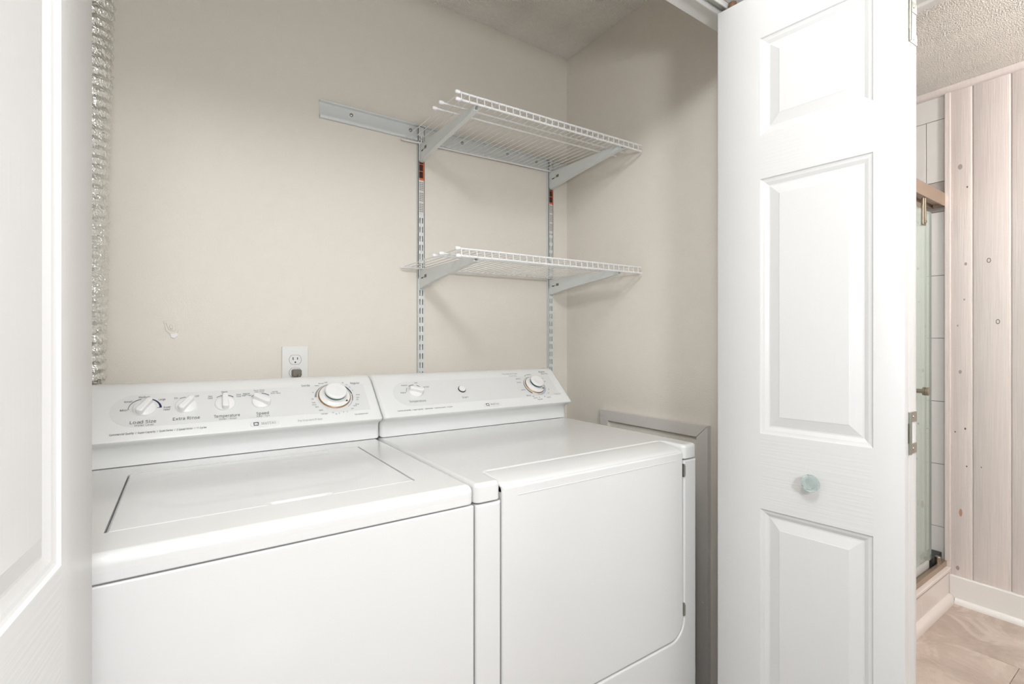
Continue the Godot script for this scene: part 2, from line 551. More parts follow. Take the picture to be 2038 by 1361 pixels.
# ---------------------------------------------------------------- the room
func room() -> void:
	var top := H + 1.199
	var xr := 1.286 * Q
	var wb := slab("wall_back", Vector3(-0.45, 0, -D - 0.1), Vector3(xr + 0.1, top, -D), mats.wall, "beige painted back wall of the laundry closet", "wall")
	slab("wall_right", Vector3(xr, 0, -D), Vector3(xr + 0.1, top, -0.66), mats.wall, "beige painted right side wall of the laundry closet", "wall")
	slab("wall_left", Vector3(-0.45, 0, -D), Vector3(-0.35, top, -0.66), mats.wall, "beige painted left side wall of the laundry closet", "wall")
	slab("ceiling", Vector3(-1.5, top, -D - 0.1), Vector3(1.5, top + 0.1, 2.7), mats.ceiling, "textured white ceiling over the closet and room", "ceiling")
	slab("floor", Vector3(-1.5, -0.1, -D - 0.1), Vector3(1.55, 0, 2.7), mats.room_floor, "vinyl floor under the washer and dryer", "floor")
	# front wall of the closet with its wide opening
	var hy := H + 0.86
	slab("wall_front", Vector3(-1.5, hy + 0.012, -0.785), Vector3(1.5, top, -0.67), mats.wall, "wall above the wide closet opening", "wall")
	slab("wall_front", Vector3(-1.5, 0, -0.785), Vector3(-0.235, hy + 0.012, -0.67), mats.wall, "wall left of the wide closet opening", "wall")
	slab("wall_front", Vector3(1.29, 0, -0.785), Vector3(1.5, hy + 0.012, -0.67), mats.wall, "wall right of the wide closet opening", "wall")
	slab("trim_1", Vector3(-0.235, hy, -0.789), Vector3(1.29, hy + 0.012, -0.666), mats.trim, "white painted head board of the closet opening", "trim")
	slab("trim_2", Vector3(-0.235, 0, -0.789), Vector3(-0.222, hy, -0.666), mats.trim, "white painted left jamb of the closet opening", "trim")
	slab("trim_3", Vector3(1.277, 0, -0.789), Vector3(1.29, hy, -0.666), mats.trim, "white painted right jamb of the closet opening", "trim")
	slab("trim_4", Vector3(-0.30, hy, -0.67), Vector3(1.36, hy + 0.065, -0.652), mats.trim, "white casing board above the closet opening", "trim")
	# the rest of the room the photographer stands in
	slab("wall_left_room", Vector3(-1.6, 0, -0.79), Vector3(-1.5, top, 2.7), mats.room, "off-white left wall of the photographer's room", "wall")
	slab("wall_rear_room", Vector3(-1.6, 0, 2.6), Vector3(1.6, top, 2.7), mats.room, "off-white wall behind the photographer", "wall")
	slab("wall_right_room", Vector3(1.5, 0, 0.35), Vector3(1.6, top, 2.7), mats.room, "off-white wall beyond the bathroom doorway", "wall")
	slab("wall_right_room", Vector3(1.5, H + 0.8905, -0.60), Vector3(1.6, top, 0.35), mats.room, "off-white wall above the bathroom doorway", "wall")
	slab("wall_right_room", Vector3(1.5, 0, -0.72), Vector3(1.6, top, -0.60), mats.room, "narrow off-white wall between closet and bathroom doorway", "wall")
	org = Vector3.ZERO
	var st := new_st()
	var p := PackedVector2Array([Vector2(1.495, H + 0.8705), Vector2(1.545, H + 0.8705), Vector2(1.55, H + 0.876), Vector2(1.575, H + 0.876), Vector2(1.58, H + 0.8705), Vector2(1.605, H + 0.8705), Vector2(1.605, H + 0.8905), Vector2(1.495, H + 0.8905)])
	prism(st, p, 2, -0.60, 0.35)
	struct(obj("trim_5", st, mats.trim), "white moulded head of the bathroom doorway", "trim")

	# metal channel of the bifold doors and its brown roller
	var t := thing("door_track", "aluminium track channel under the head of the closet opening", "track", Vector3(0.5, hy, -0.72))
	st = new_st()
	box(st, Vector3(-0.2, hy - 0.003, -0.733), Vector3(1.265, hy - 0.0005, -0.705))
	obj("channel_web", st, mats.alu, t)
	for z in [-0.733, -0.7075]:
		st = new_st()
		box(st, Vector3(-0.2, hy - 0.017, z), Vector3(1.265, hy - 0.003, z + 0.0025))
		obj("channel_side", st, mats.trim, t)

	# small marks on the back wall: nail holes and scuffs
	var holes := [[-0.047, 1.687, 0.0018, mats.dark], [0.1136, 1.1664, 0.0016, mats.dark], [0.1173, 1.1466, 0.001, mats.print_soft], [0.9586, 1.3842, 0.0013, mats.print_soft], [0.0978, 1.2495, 0.0012, mats.print_soft], [0.0929, 1.2662, 0.001, mats.print_soft], [0.11, 1.2004, 0.0011, mats.print_soft]]
	for h in holes:
		var at := Vector3(h[0], h[1], -D)
		st = new_st()
		xf = Transform3D(Basis(Vector3.RIGHT, PI * 0.5), Vector3(at.x, at.y, -D))
		lathe(st, [Vector2(h[2], 0.0), Vector2(h[2], 0.0003), Vector2(0, 0.0003)], 8)
		xf = Transform3D.IDENTITY
		obj("nail_hole", st, h[3], wb)
	for h in [[-0.0384, 1.6624, 0.012, 0.0009, 0.12], [-0.0891, 1.5349, 0.01, 0.0009, 0.1], [0.9386, 1.1649, 0.013, 0.0022, 0.15]]:
		var at := Vector3(h[0], h[1], -D)
		st = new_st()
		xf = Transform3D(Basis(Vector3.BACK, h[4]), Vector3(at.x, at.y, -D))
		rbox(st, Vector3(-h[2] * 0.5, -h[3] * 0.5, -0.001), Vector3(h[2] * 0.5, h[3] * 0.5, 0.0003), 0.0003, 1)
		xf = Transform3D.IDENTITY
		obj("scuff_mark", st, mats.print_pale, wb)

# ---------------------------------------------------------------- bathroom
func bathroom() -> void:
	var top := H + 1.175
	var xp := 2.92
	slab("ceiling", Vector3(1.5, top, -1.7), Vector3(3.1, top + 0.124, 2.7), mats.ceiling, "textured ceiling of the bathroom", "ceiling")
	var wsb := slab("wall_shower_back", Vector3(1.5, 0, -1.7), Vector3(3.1, top, -1.606), mats.grout, "white tiled back wall of the shower", "wall")
	slab("wall_shower_left", Vector3(1.56, 0, -1.6), Vector3(1.62, top, -0.72), mats.tile, "white left wall of the shower", "wall")
	slab("wall_bathroom_rear", Vector3(1.6, 0, 1.6), Vector3(3.1, top, 1.7), mats.room, "rear wall of the bathroom", "wall")
	org = Vector3.ZERO
	# washed board wall: each board is a piece
	var wp := slab("wall_plank", Vector3(xp + 0.012, 0, -0.7313), Vector3(3.1, top, 1.65), mats.planks[2], "wall of whitewashed vertical pine boards in the bathroom", "wall")
	var edges := [-0.709, -0.633, -0.511]
	while edges[-1] < 1.55:
		edges.append(edges[-1] + 0.1225)
	for k in edges.size() - 1:
		var st := new_st()
		var z0: float = edges[k]
		var z1: float = edges[k + 1]
		# a board with one rounded and one square edge, a channel left between boards
		var p := PackedVector2Array([Vector2(xp + 0.013, z0), Vector2(xp + 0.002, z0), Vector2(xp, z0 + 0.003), Vector2(xp, z1 - 0.008), Vector2(xp + 0.004, z1 - 0.005), Vector2(xp + 0.004, z1 - 0.0015), Vector2(xp + 0.013, z1 - 0.0015)])
		prism(st, p, 1, H - 1.065, H + 1.152)
		obj("board", st, mats.planks[k % 3], wp)
	var st := new_st()
	rbox(st, Vector3(xp - 0.006, H - 1.065, -0.7313), Vector3(xp + 0.02, H + 1.152, -0.709), 0.003, 2)
	obj("corner_strip", st, mats.planks[1], wp)
	# knots and chips of the boards
	for kn in [[1.9812, -0.6769, 0.01, 0], [1.8835, -0.653, 0.0035, 1], [1.5432, -0.5823, 0.0085, 2], [1.2735, -0.5539, 0.0085, 2], [1.3774, -0.6632, 0.004, 0], [1.538, -0.6581, 0.006, 0], [0.7752, -0.6942, 0.003, 1], [0.794, -0.6598, 0.004, 1], [0.4107, -0.6752, 0.01, 3], [0.6249, -0.6547, 0.003, 1], [0.6307, -0.6066, 0.0025, 1], [1.0496, -0.6769, 0.007, 0], [0.1557, -0.6855, 0.008, 0], [1.2599, -0.6855, 0.004, 0]]:
		var y: float = kn[0]
		var z: float = kn[1]
		st = new_st()
		xf = Transform3D(Basis(Vector3.BACK, PI * 0.5) * Basis.from_scale(Vector3(1.25, 1.0, 0.8) if kn[3] != 3 else Vector3(1.8, 1.0, 0.6)), Vector3(xp, y, z))
		var r: float = kn[2]
		if kn[3] == 2:
			lathe(st, [Vector2(r, 0.0), Vector2(r, 0.0005), Vector2(r * 0.72, 0.0005), Vector2(r * 0.72, 0.0)], 14)
			xf = Transform3D.IDENTITY
			obj("knot", st, mats.knot_dark, wp)
			continue
		lathe(st, [Vector2(r, 0.0), Vector2(r, 0.0004), Vector2(0, 0.0004)], 10)
		xf = Transform3D.IDENTITY
		obj("knot", st, [mats.knot, mats.knot_dark, mats.knot, mats.bare_wood][kn[3]], wp)
	# baseboard, its foot and the cove at the ceiling
	st = new_st()
	rbox(st, Vector3(xp - 0.014, 0, -0.7125), Vector3(xp + 0.013, H - 1.063, 1.6), 0.004, 2)
	struct(obj("baseboard_right", st, mats.trim), "white painted baseboard under the whitewashed boards", "baseboard")
	st = new_st()
	prism(st, quarter(Vector2(xp - 0.014, 0), -0.018, 0.022), 2, -0.69, 1.6)
	struct(obj("trim_6", st, mats.trim), "white quarter-round strip at the foot of the baseboard", "trim")
	st = new_st()
	prism(st, PackedVector2Array([Vector2(xp + 0.012, H + 1.15), Vector2(xp - 0.004, H + 1.15), Vector2(xp - 0.012, H + 1.158), Vector2(xp - 0.02, H + 1.168), Vector2(xp - 0.022, top), Vector2(xp + 0.012, top)]), 2, -1.6, 1.6)
	struct(obj("trim_7", st, mats.planks[0]), "narrow painted moulding along the bathroom ceiling", "trim")

	# floor of large vinyl tiles
	var fl := slab("floor_bathroom", Vector3(1.55, -0.1, -0.72), Vector3(3.1, -0.003, 1.65), mats.floor_joint, "grey-brown stone-look vinyl tile floor of the bathroom", "floor")
	var row := 0
	for x0 in [1.55, 2.05, 2.512]:
		var x1: float = {1.55: 2.0485, 2.05: 2.5105, 2.512: 2.925}[x0]
		var z := -0.73 if row == 2 else (-0.4195 - 0.61)
		while z < 1.6:
			var z1 := z + (0.305 + 0.31 if row == 2 and z < -0.7 else 0.61)
			if z1 > -0.72:
				st = new_st()
				rbox(st, Vector3(x0, -0.006, maxf(z, -0.72)), Vector3(x1, 0.0, z1 - 0.0015), 0.0008, 1)
				obj("floor_tile", st, mats.floor_tiles[(row + int((z + 2.0) / 0.6)) % 3], fl)
			z = z1
		row += 1

	# shower wall: large tiles laid in running bond
	var wt := slab("wall_shower_right", Vector3(2.936, 0, -1.6), Vector3(3.1, top, -0.7313), mats.grout, "white large-format tiled side wall of the shower", "wall")
	var ys := [-1.155, -0.8612, -0.5678, -0.2743, 0.0215, 0.3149, 0.6131, 0.7538, 1.0449, 1.16]
	for i in ys.size() - 1:
		var band: bool = i == 6
		var cuts := []
		if i == 4 or i == 7 or i == 2 or i == 0:
			cuts = [-1.6, -1.405, -0.802, -0.7313]
		else:
			cuts = [-1.6, -1.10, -0.7313]
		for c in cuts.size() - 1:
			st = new_st()
			rbox(st, Vector3(2.93, H + ys[i] + 0.001, cuts[c] + 0.001), Vector3(2.938, H + ys[i + 1] - 0.001, cuts[c + 1] - 0.001), 0.0015, 2)
			obj("wall_tile", st, mats.tile_band if band else mats.tile, wt)

	# back wall of the shower, the same tiles
	for i in ys.size() - 1:
		var xs := [1.62, 1.925, 2.53, 2.93] if i % 2 == 0 else [1.62, 2.225, 2.83, 2.93]
		for c in 3:
			st = new_st()
			rbox(st, Vector3(xs[c] + 0.001, H + ys[i] + 0.001, -1.608), Vector3(xs[c + 1] - 0.001, H + ys[i + 1] - 0.001, -1.60), 0.0015, 2)
			obj("wall_tile", st, mats.tile_band if i == 6 else mats.tile, wsb)

	# tiled curb with its stone cap, joints between its tiles
	var cz := -0.712
	var cu := thing("shower_curb", "low pinkish-white tiled shower curb meeting the board wall", "shower curb", Vector3(2.27, 0, -0.74))
	st = new_st()
	box(st, Vector3(1.62, 0, -0.80), Vector3(2.936, H - 1.045, cz - 0.006))
	obj("core", st, mats.grout, cu)
	var cx := [1.62, 2.05, 2.555, 2.936]
	for k in 3:
		st = new_st()
		rbox(st, Vector3(cx[k] + 0.0008, 0.0, cz - 0.008), Vector3(cx[k + 1] - 0.0008, H - 1.045, cz), 0.001, 1)
		obj("curb_tile", st, mats.tile_curb, cu)
	st = new_st()
	rbox(st, Vector3(1.62, H - 1.045, -0.81), Vector3(2.9135, H - 1.03, cz + 0.006), 0.003, 2)
	obj("cap", st, mats.tile_curb, cu)
	st = new_st()
	box(st, Vector3(1.62, H - 1.052, cz), Vector3(2.905, H - 1.045, cz + 0.002))
	obj("cap_joint", st, mats.bare_wood, cu)
	st = new_st()
	prism(st, quarter(Vector2(cz, 0), 0.022, 0.034), 0, 1.62, 2.904)
	obj("quarter_round", st, mats.tile_curb, cu)
	st = new_st()
	org = Vector3.ZERO
	slab("floor_shower", Vector3(1.6, -0.05, -1.6), Vector3(2.94, 0.03, -0.80), mats.tile, "white shower base behind the curb", "floor")

	# header rail of the sliding glass
	var hr := thing("shower_rail", "brushed bronze header rail across the top of the shower", "rail", Vector3(2.27, H + 0.66, -0.745))
	st = new_st()
	rbox(st, Vector3(1.62, H + 0.632, -0.735), Vector3(2.93, H + 0.692, -0.728), 0.002, 2)
	obj("face", st, mats.rail_metal, hr)
	st = new_st()
	box(st, Vector3(1.62, H + 0.684, -0.775), Vector3(2.93, H + 0.691, -0.735))
	obj("top_flange", st, mats.rail_metal, hr)
	st = new_st()
	rbox(st, Vector3(1.62, H + 0.632, -0.779), Vector3(2.93, H + 0.692, -0.774), 0.002, 2)
	obj("back_face", st, mats.rail_metal, hr)
	st = new_st()
	rbox(st, Vector3(2.905, H + 0.634, -0.772), Vector3(2.93, H + 0.69, -0.7365), 0.003, 2)
	obj("end_cap", st, mats.rail_metal, hr)
	st = new_st()
	box(st, Vector3(1.62, H + 0.645, -0.772), Vector3(2.905, H + 0.651, -0.7365))
	obj("inner_channel", st, mats.rail_metal, hr)
	# sliding glass with its hanger and knob
	var gp := thing("shower_door", "clear sliding glass shower door with a bronze knob", "shower door", Vector3(2.25, H - 0.98, -0.748))
	st = new_st()
	box(st, Vector3(1.75, H - 0.975, -0.751), Vector3(2.786, H + 0.585, -0.744))
	obj("pane", st, mats.glass, gp)
	st = new_st()
	box(st, Vector3(2.786, H - 0.975, -0.751), Vector3(2.7885, H + 0.585, -0.744))
	obj("pane_edge", st, mats.glass_edge, gp)
	for x in [1.86, 2.673]:
		st = new_st()
		rbox(st, Vector3(x - 0.017, H + 0.513, -0.744), Vector3(x + 0.017, H + 0.631, -0.735), 0.003, 2)
		rbox(st, Vector3(x - 0.010, H + 0.52, -0.735), Vector3(x + 0.004, H + 0.6305, -0.731), 0.002, 2)
		var hg := obj("hanger", st, mats.nickel, gp)
		st = new_st()
		xf = Transform3D(Basis(Vector3.RIGHT, PI * 0.5), Vector3(x, H + 0.528, -0.731))
		lathe(st, [Vector2(0.006, 0), Vector2(0.006, 0.003), Vector2(0, 0.004)], 12)
		xf = Transform3D.IDENTITY
		obj("screw", st, mats.chrome, hg)
	st = new_st()
	rbox(st, Vector3(1.8, H + 0.585, -0.752), Vector3(2.655, H + 0.606, -0.743), 0.002, 2)
	obj("top_bar", st, mats.nickel, gp)
	st = new_st()
	xf = Transform3D(Basis(Vector3.RIGHT, PI * 0.5), Vector3(2.598, H - 0.2056, -0.744))
	lathe(st, [Vector2(0.009, 0), Vector2(0.009, 0.022), Vector2(0.0175, 0.023), Vector2(0.0175, 0.031), Vector2(0.015, 0.0315), Vector2(0.015, 0.0335), Vector2(0.0175, 0.034), Vector2(0.0175, 0.042), Vector2(0.016, 0.0435), Vector2(0, 0.0435)], 28)
	xf = Transform3D.IDENTITY
	obj("knob", st, mats.nickel, gp)
	# second pane behind it
	gp = thing("glass_panel", "fixed clear glass pane behind the sliding shower door", "glass pane", Vector3(2.25, H - 0.98, -0.768))
	st = new_st()
	box(st, Vector3(2.1, H - 0.985, -0.772), Vector3(2.80, H + 0.6, -0.765))
	obj("pane", st, mats.glass, gp)
	st = new_st()
	box(st, Vector3(2.80, H - 0.985, -0.772), Vector3(2.8025, H + 0.6, -0.765))
	obj("pane_edge", st, mats.glass_edge, gp)
	# bottom track on the curb
	var bt := thing("shower_track", "bronze bottom track with dark corner guide on the shower curb", "track", Vector3(2.27, H - 1.03, -0.75))
	st = new_st()
	rbox(st, Vector3(1.62, H - 1.030, -0.738), Vector3(2.915, H - 1.004, -0.722), 0.002, 2)
	obj("front_rail", st, mats.rail_metal, bt)
	st = new_st()
	box(st, Vector3(1.62, H - 1.030, -0.80), Vector3(2.915, H - 1.022, -0.738))
	obj("sill", st, mats.nickel, bt)
	st = new_st()
	rbox(st, Vector3(1.62, H - 1.022, -0.764), Vector3(2.80, H - 0.99, -0.755), 0.001, 1)
	obj("white_guide", st, mats.trim, bt)
	st = new_st()
	rbox(st, Vector3(2.80, H - 1.022, -0.79), Vector3(2.925, H - 0.975, -0.742), 0.003, 2)
	var cg := obj("corner_guide", st, mats.ring, bt)
	st = new_st()
	xf = Transform3D(Basis.IDENTITY, Vector3(2.845, H - 1.02, -0.736))
	lathe(st, [Vector2(0.012, 0), Vector2(0.012, 0.045), Vector2(0.010, 0.047), Vector2(0, 0.047)], 16)
	xf = Transform3D.IDENTITY
	obj("bumper", st, mats.nickel, cg)
	org = Vector3.ZERO

func quarter(c: Vector2, w: float, h: float) -> PackedVector2Array:
	var p := PackedVector2Array([c])
	for k in 6:
		var a := PI * 0.5 * k / 5
		p.append(c + Vector2(w * cos(a), h * sin(a)))
	return p

# ---------------------------------------------------------------- bifold doors
const LW := 0.373
const PANELS := [[-0.930, -0.391], [-0.2137, 0.386], [0.4894, 0.7187]]

func rect_ring(st: SurfaceTool, a: Array, b: Array, fs: float) -> void:
	# a, b = [x0, x1, y0, y1, w]: slope between two nested rectangles
	var pa := [Vector3(a[0], a[2], a[4] * fs), Vector3(a[1], a[2], a[4] * fs), Vector3(a[1], a[3], a[4] * fs), Vector3(a[0], a[3], a[4] * fs)]
	var pb := [Vector3(b[0], b[2], b[4] * fs), Vector3(b[1], b[2], b[4] * fs), Vector3(b[1], b[3], b[4] * fs), Vector3(b[0], b[3], b[4] * fs)]
	for k in 4:
		var l := (k + 1) % 4
		var n: Vector3 = (pa[l] - pa[k]).cross(pb[k] - pa[k]).normalized()
		if n.z * fs < 0:
			n = -n
		quad(st, pa[k], pa[l], pb[l], pb[k], n)

# one leaf; x runs from the far edge to the hinged edge, fs tells which way its moulded face looks
func leaf(door: Node3D, at: Vector3, dir: Vector2, fs: float, called := "leaf") -> Node3D:
	org = Vector3.ZERO
	xf = Transform3D.IDENTITY
	var d := dir.normalized()
	var x := Vector3(d.x, 0, d.y)
	var b := Basis(x, Vector3.UP, x.cross(Vector3.UP))
	var y0 := -1.170
	var y1 := 0.8296
	var st := new_st()
	rbox(st, Vector3(0, y0, minf(-0.035 * fs, -0.0095 * fs)), Vector3(LW, y1, maxf(-0.035 * fs, -0.0095 * fs)), 0.0015, 2)
	var o := obj(called, st, mats.stile, door)
	o.transform = Transform3D(b, at - door.position)
	for s in [[0.0, 0.1032, 0], [0.3227, LW, 1]]:
		st = new_st()
		# the outer arris of each stile is eased
		var e := 0.0015
		var p := PackedVector2Array()
		if s[2] == 0:
			p = PackedVector2Array([Vector2(s[0], -0.01 * fs), Vector2(s[0], -e * fs), Vector2(s[0] + e, 0), Vector2(s[1], 0), Vector2(s[1], -0.01 * fs)])
		else:
			p = PackedVector2Array([Vector2(s[0], -0.01 * fs), Vector2(s[0], 0), Vector2(s[1] - e, 0), Vector2(s[1], -e * fs), Vector2(s[1], -0.01 * fs)])
		prism(st, p, 1, y0, y1)
		obj("stile", st, mats.stile, o)
	var ry := [[y0, -0.930], [-0.391, -0.2137], [0.386, 0.4894], [0.7187, y1]]
	for r in ry:
		st = new_st()
		box(st, Vector3(0.1032, r[0], minf(-0.01 * fs, 0)), Vector3(0.3227, r[1], maxf(-0.01 * fs, 0)))
		obj("rail", st, mats.rail, o)
	for r in PANELS:
		st = new_st()
		var prev := [0.1032, 0.3227, r[0], r[1], 0.0]
		for k in [[0.002, -0.0030], [0.005, -0.0042], [0.009, -0.0050], [0.0135, -0.0075], [0.0165, -0.0092], [0.0195, -0.0092], [0.0405, -0.0030], [0.0420, -0.0022]]:
			var nx := [0.1032 + k[0], 0.3227 - k[0], r[0] + k[0], r[1] - k[0], k[1]]
			rect_ring(st, prev, nx, fs)
			prev = nx
		quad(st, Vector3(prev[0], prev[2], prev[4] * fs), Vector3(prev[1], prev[2], prev[4] * fs), Vector3(prev[1], prev[3], prev[4] * fs), Vector3(prev[0], prev[3], prev[4] * fs), Vector3(0, 0, fs))
		obj("raised_panel", st, mats.stile, o)
	return o

func bifold_doors() -> void:
	for side in 2:
		var right := side == 0
		var far := Vector3(1.115, H, -0.72) if right else Vector3(-0.087, H, -0.73)
		var dir := Vector2(0.115, 0.993) if right else Vector2(-0.101, 0.995)
		var fs := 1.0 if right else -1.0
		var door := Node3D.new()
		door.name = "door_1" if right else "door_2"
		add_child(door)
		door.position = Vector3(far.x, 0, far.z)
		struct(door, "white moulded bifold door folded open right of the dryer, glass knob" if right else "white moulded bifold door folded open at the left edge, before the washer", "door")
		leaf(door, far, dir, fs)
		# second leaf, folded behind the first
		var dn := dir.normalized()
		var nrm := Vector2(0.993, -0.115) if right else Vector2(-0.995, -0.101)
		var near := Vector2(far.x, far.z) + dn * LW + nrm * 0.0365
		var dir2 := Vector2(-0.06, 0.998) if right else Vector2(0.06, 0.998)
		var far2 := near - dir2.normalized() * LW
		# its moulded face looks away from the first leaf
		var n2 := Vector2(dir2.y, -dir2.x).normalized() * (1.0 if right else -1.0)
		far2 += n2 * 0.035
		leaf(door, Vector3(far2.x, H, far2.y), dir2, -fs)
		# hinges between the leaves
		var jn := Vector3(near.x, H, near.y)
		var e2 := Vector3(n2.x, 0, n2.y)
		for y in [0.642, -0.18, -0.95]:
			org = door.position
			xf = Transform3D(Basis(e2, Vector3.UP, e2.cross(Vector3.UP)), jn + Vector3(0, y, 0))
			var st := new_st()
			tube(st, [Vector3(-0.002, -0.042, 0.003), Vector3(-0.002, 0.042, 0.003)], 0.003, 10)
			var hg := obj("hinge", st, mats.hinge, door)
			for s in [-1.0, 1.0]:
				st = new_st()
				rbox(st, Vector3(0.0, minf(s * 0.021, s * 0.042), -0.001), Vector3(0.034, maxf(s * 0.021, s * 0.042), 0.0014), 0.0008, 1)
				obj("hinge_plate", st, mats.hinge, hg)
				st = new_st()
				var keep := xf
				xf = keep * Transform3D(Basis(Vector3.RIGHT, PI * 0.5), Vector3(0.018, s * 0.032, 0.0012))
				lathe(st, [Vector2(0.0035, 0), Vector2(0.003, 0.0009), Vector2(0.0012, 0.0005), Vector2(0, 0.0005)], 12)
				xf = keep
				obj("screw", st, mats.chrome, hg)
			st = new_st()
			rbox(st, Vector3(-0.012, -0.02, -0.001), Vector3(-0.004, 0.02, 0.0016), 0.0008, 1)
			obj("hinge_leaf", st, mats.hinge, hg)
		# top pin with its roller
		org = door.position
		xf = Transform3D(Basis.IDENTITY, far + Vector3(dn.x * 0.03 + nrm.x * 0.0175, 0.829, dn.y * 0.03 + nrm.y * 0.0175))
		var st2 := new_st()
		lathe(st2, [Vector2(0.0, -0.004), Vector2(0.004, -0.004), Vector2(0.004, 0.006), Vector2(0.0095, 0.007), Vector2(0.0105, 0.011), Vector2(0.0095, 0.020), Vector2(0.004, 0.021), Vector2(0, 0.021)], 20)
		obj("roller_pin", st2, mats.nylon, door)
		# cut-glass knob on the lock rail
		var nf := -Vector3(nrm.x, 0, nrm.y)
		var kb := Vector3(far.x + dn.x * 0.2165, H - 0.303, far.z + dn.y * 0.2165)
		var bx := Vector3.UP
		xf = Transform3D(Basis(bx, nf, bx.cross(nf)), kb)
		st2 = new_st()
		lathe(st2, [Vector2(0.0, 0.0), Vector2(0.009, 0.0), Vector2(0.009, 0.003), Vector2(0.006, 0.005), Vector2(0.006, 0.009), Vector2(0.0105, 0.0105), Vector2(0.0105, 0.0118), Vector2(0, 0.0118)], 20)
		var col := obj("knob_stem", st2, mats.chrome, door)
		col.set_meta("label", "chrome stem of the knob")
		st2 = new_st()
		gem(st2, [Vector2(0.0, 0.012), Vector2(0.0095, 0.012), Vector2(0.0165, 0.018), Vector2(0.0195, 0.0235), Vector2(0.0170, 0.0285), Vector2(0.0115, 0.0315), Vector2(0.0, 0.0320)], 12)
		var kn := obj("knob", st2, mats.crystal, door)
		kn.set_meta("label", "faceted pale aqua glass knob")
		xf = Transform3D.IDENTITY
	org = Vector3.ZERO

# ---------------------------------------------------------------- washer and dryer
func console_profile() -> PackedVector2Array:
	var p := PackedVector2Array()
	var top := 0.914
	p.append(Vector2(-1.332, top + 0.0015))
	p.append(Vector2(-1.333, top + 0.032))
	p.append(Vector2(-1.3315, top + 0.040))
	p.append(Vector2(-1.326, top + 0.046))
	p.append(Vector2(-1.312, top + 0.0510))
	p.append(Vector2(-1.304, top + 0.0542))
	p.append(Vector2(-1.2985, top + 0.0582))
	p.append(Vector2(-1.2972, top + 0.0608))
	p.append(Vector2(-1.2980, top + 0.0631))
	p.append(Vector2(-1.400, H - 0.1076))
	p.append(Vector2(-1.408, H - 0.1015))
	p.append(Vector2(-1.418, H - 0.0970))
	p.append(Vector2(-1.430, H - 0.0955))
	p.append(Vector2(-1.448, H - 0.0960))
	p.append(Vector2(-1.455, H - 0.103))
	p.append(Vector2(-1.458, top + 0.0015))
	return p

# frame of the sloping console face: x along the machine, y up the slope, z out of it
func face_frame() -> Transform3D:
	var up := Vector3(0, 0.103, -0.108).normalized()
	return Transform3D(Basis(Vector3.RIGHT, up, Vector3.RIGHT.cross(up)), Vector3(0, H - 0.203, -1.300))

var letter_cache := {}
func lettering(parent: Node3D, text: String, x: float, t: float, size: float, m: Material, align := 0, wide := 1.0, serif := false, fit := 0.0) -> void:
	var key := text + str(size) + str(align) + str(serif)
	if not letter_cache.has(key):
		var tm := TextMesh.new()
		var f := SystemFont.new()
		f.font_names = PackedStringArray(["Droid Serif" if serif else "Droid Sans"])
		tm.font = f
		tm.text = text
		tm.font_size = 24
		tm.pixel_size = size / 17.0
		tm.depth = 0.0003
		tm.curve_step = 4.0
		tm.horizontal_alignment = [HORIZONTAL_ALIGNMENT_CENTER, HORIZONTAL_ALIGNMENT_LEFT, HORIZONTAL_ALIGNMENT_RIGHT][align]
		letter_cache[key] = tm
	if fit > 0.0:
		wide = fit / maxf(letter_cache[key].get_aabb().size.x, 0.0001)
	var o := inst("lettering", letter_cache[key], m, parent)
	var fr := face_frame()
	fr.origin = fr * Vector3(x, t, 0.0007) - org
	o.transform = fr * Transform3D(Basis.from_scale(Vector3(wide, 1, 1)), Vector3.ZERO)

func print_arc(parent: Node3D, c: Vector2, r0: float, r1: float, d0: float, d1: float, m: Material, r0b := -1.0, r1b := -1.0) -> void:
	xf = face_frame()
	var st := new_st()
	arc(st, c, r0, r1, deg_to_rad(d0), deg_to_rad(d1), 0.0009, r0b, r1b)
	obj("printed_arc", st, m, parent)
	xf = Transform3D.IDENTITY

func small_knob(parent: Node3D, x: float, t: float, turn: float, r := 0.0215) -> void:
	var fr := face_frame()
	var base := fr * Transform3D(Basis(Vector3.RIGHT, PI * 0.5), Vector3(x, t, 0.0004))
	xf = base
	var st := new_st()
	lathe(st, [Vector2(r, 0.0), Vector2(r, 0.004), Vector2(r - 0.001, 0.0052), Vector2(r - 0.003, 0.0062), Vector2(r * 0.5, 0.0078), Vector2(0, 0.008)], 36)
	var k := obj("control_knob", st, mats.knob, parent)
	st = new_st()
	xf = fr * Transform3D(Basis(Vector3.BACK, turn), Vector3(x, t, 0.004))
	var p := PackedVector2Array()
	for i in 9:
		var a := PI * i / 8
		p.append(Vector2(0.006 * cos(a), r * 0.74 + 0.005 * sin(a)))
	for i in 9:
		var a := PI + PI * i / 8
		p.append(Vector2(0.0072 * cos(a), -r * 0.78 + 0.005 * sin(a)))
	prism(st, p, 2, 0.0, 0.0165, 0.0035, 3)
	obj("grip", st, mats.knob, k)
	xf = Transform3D.IDENTITY

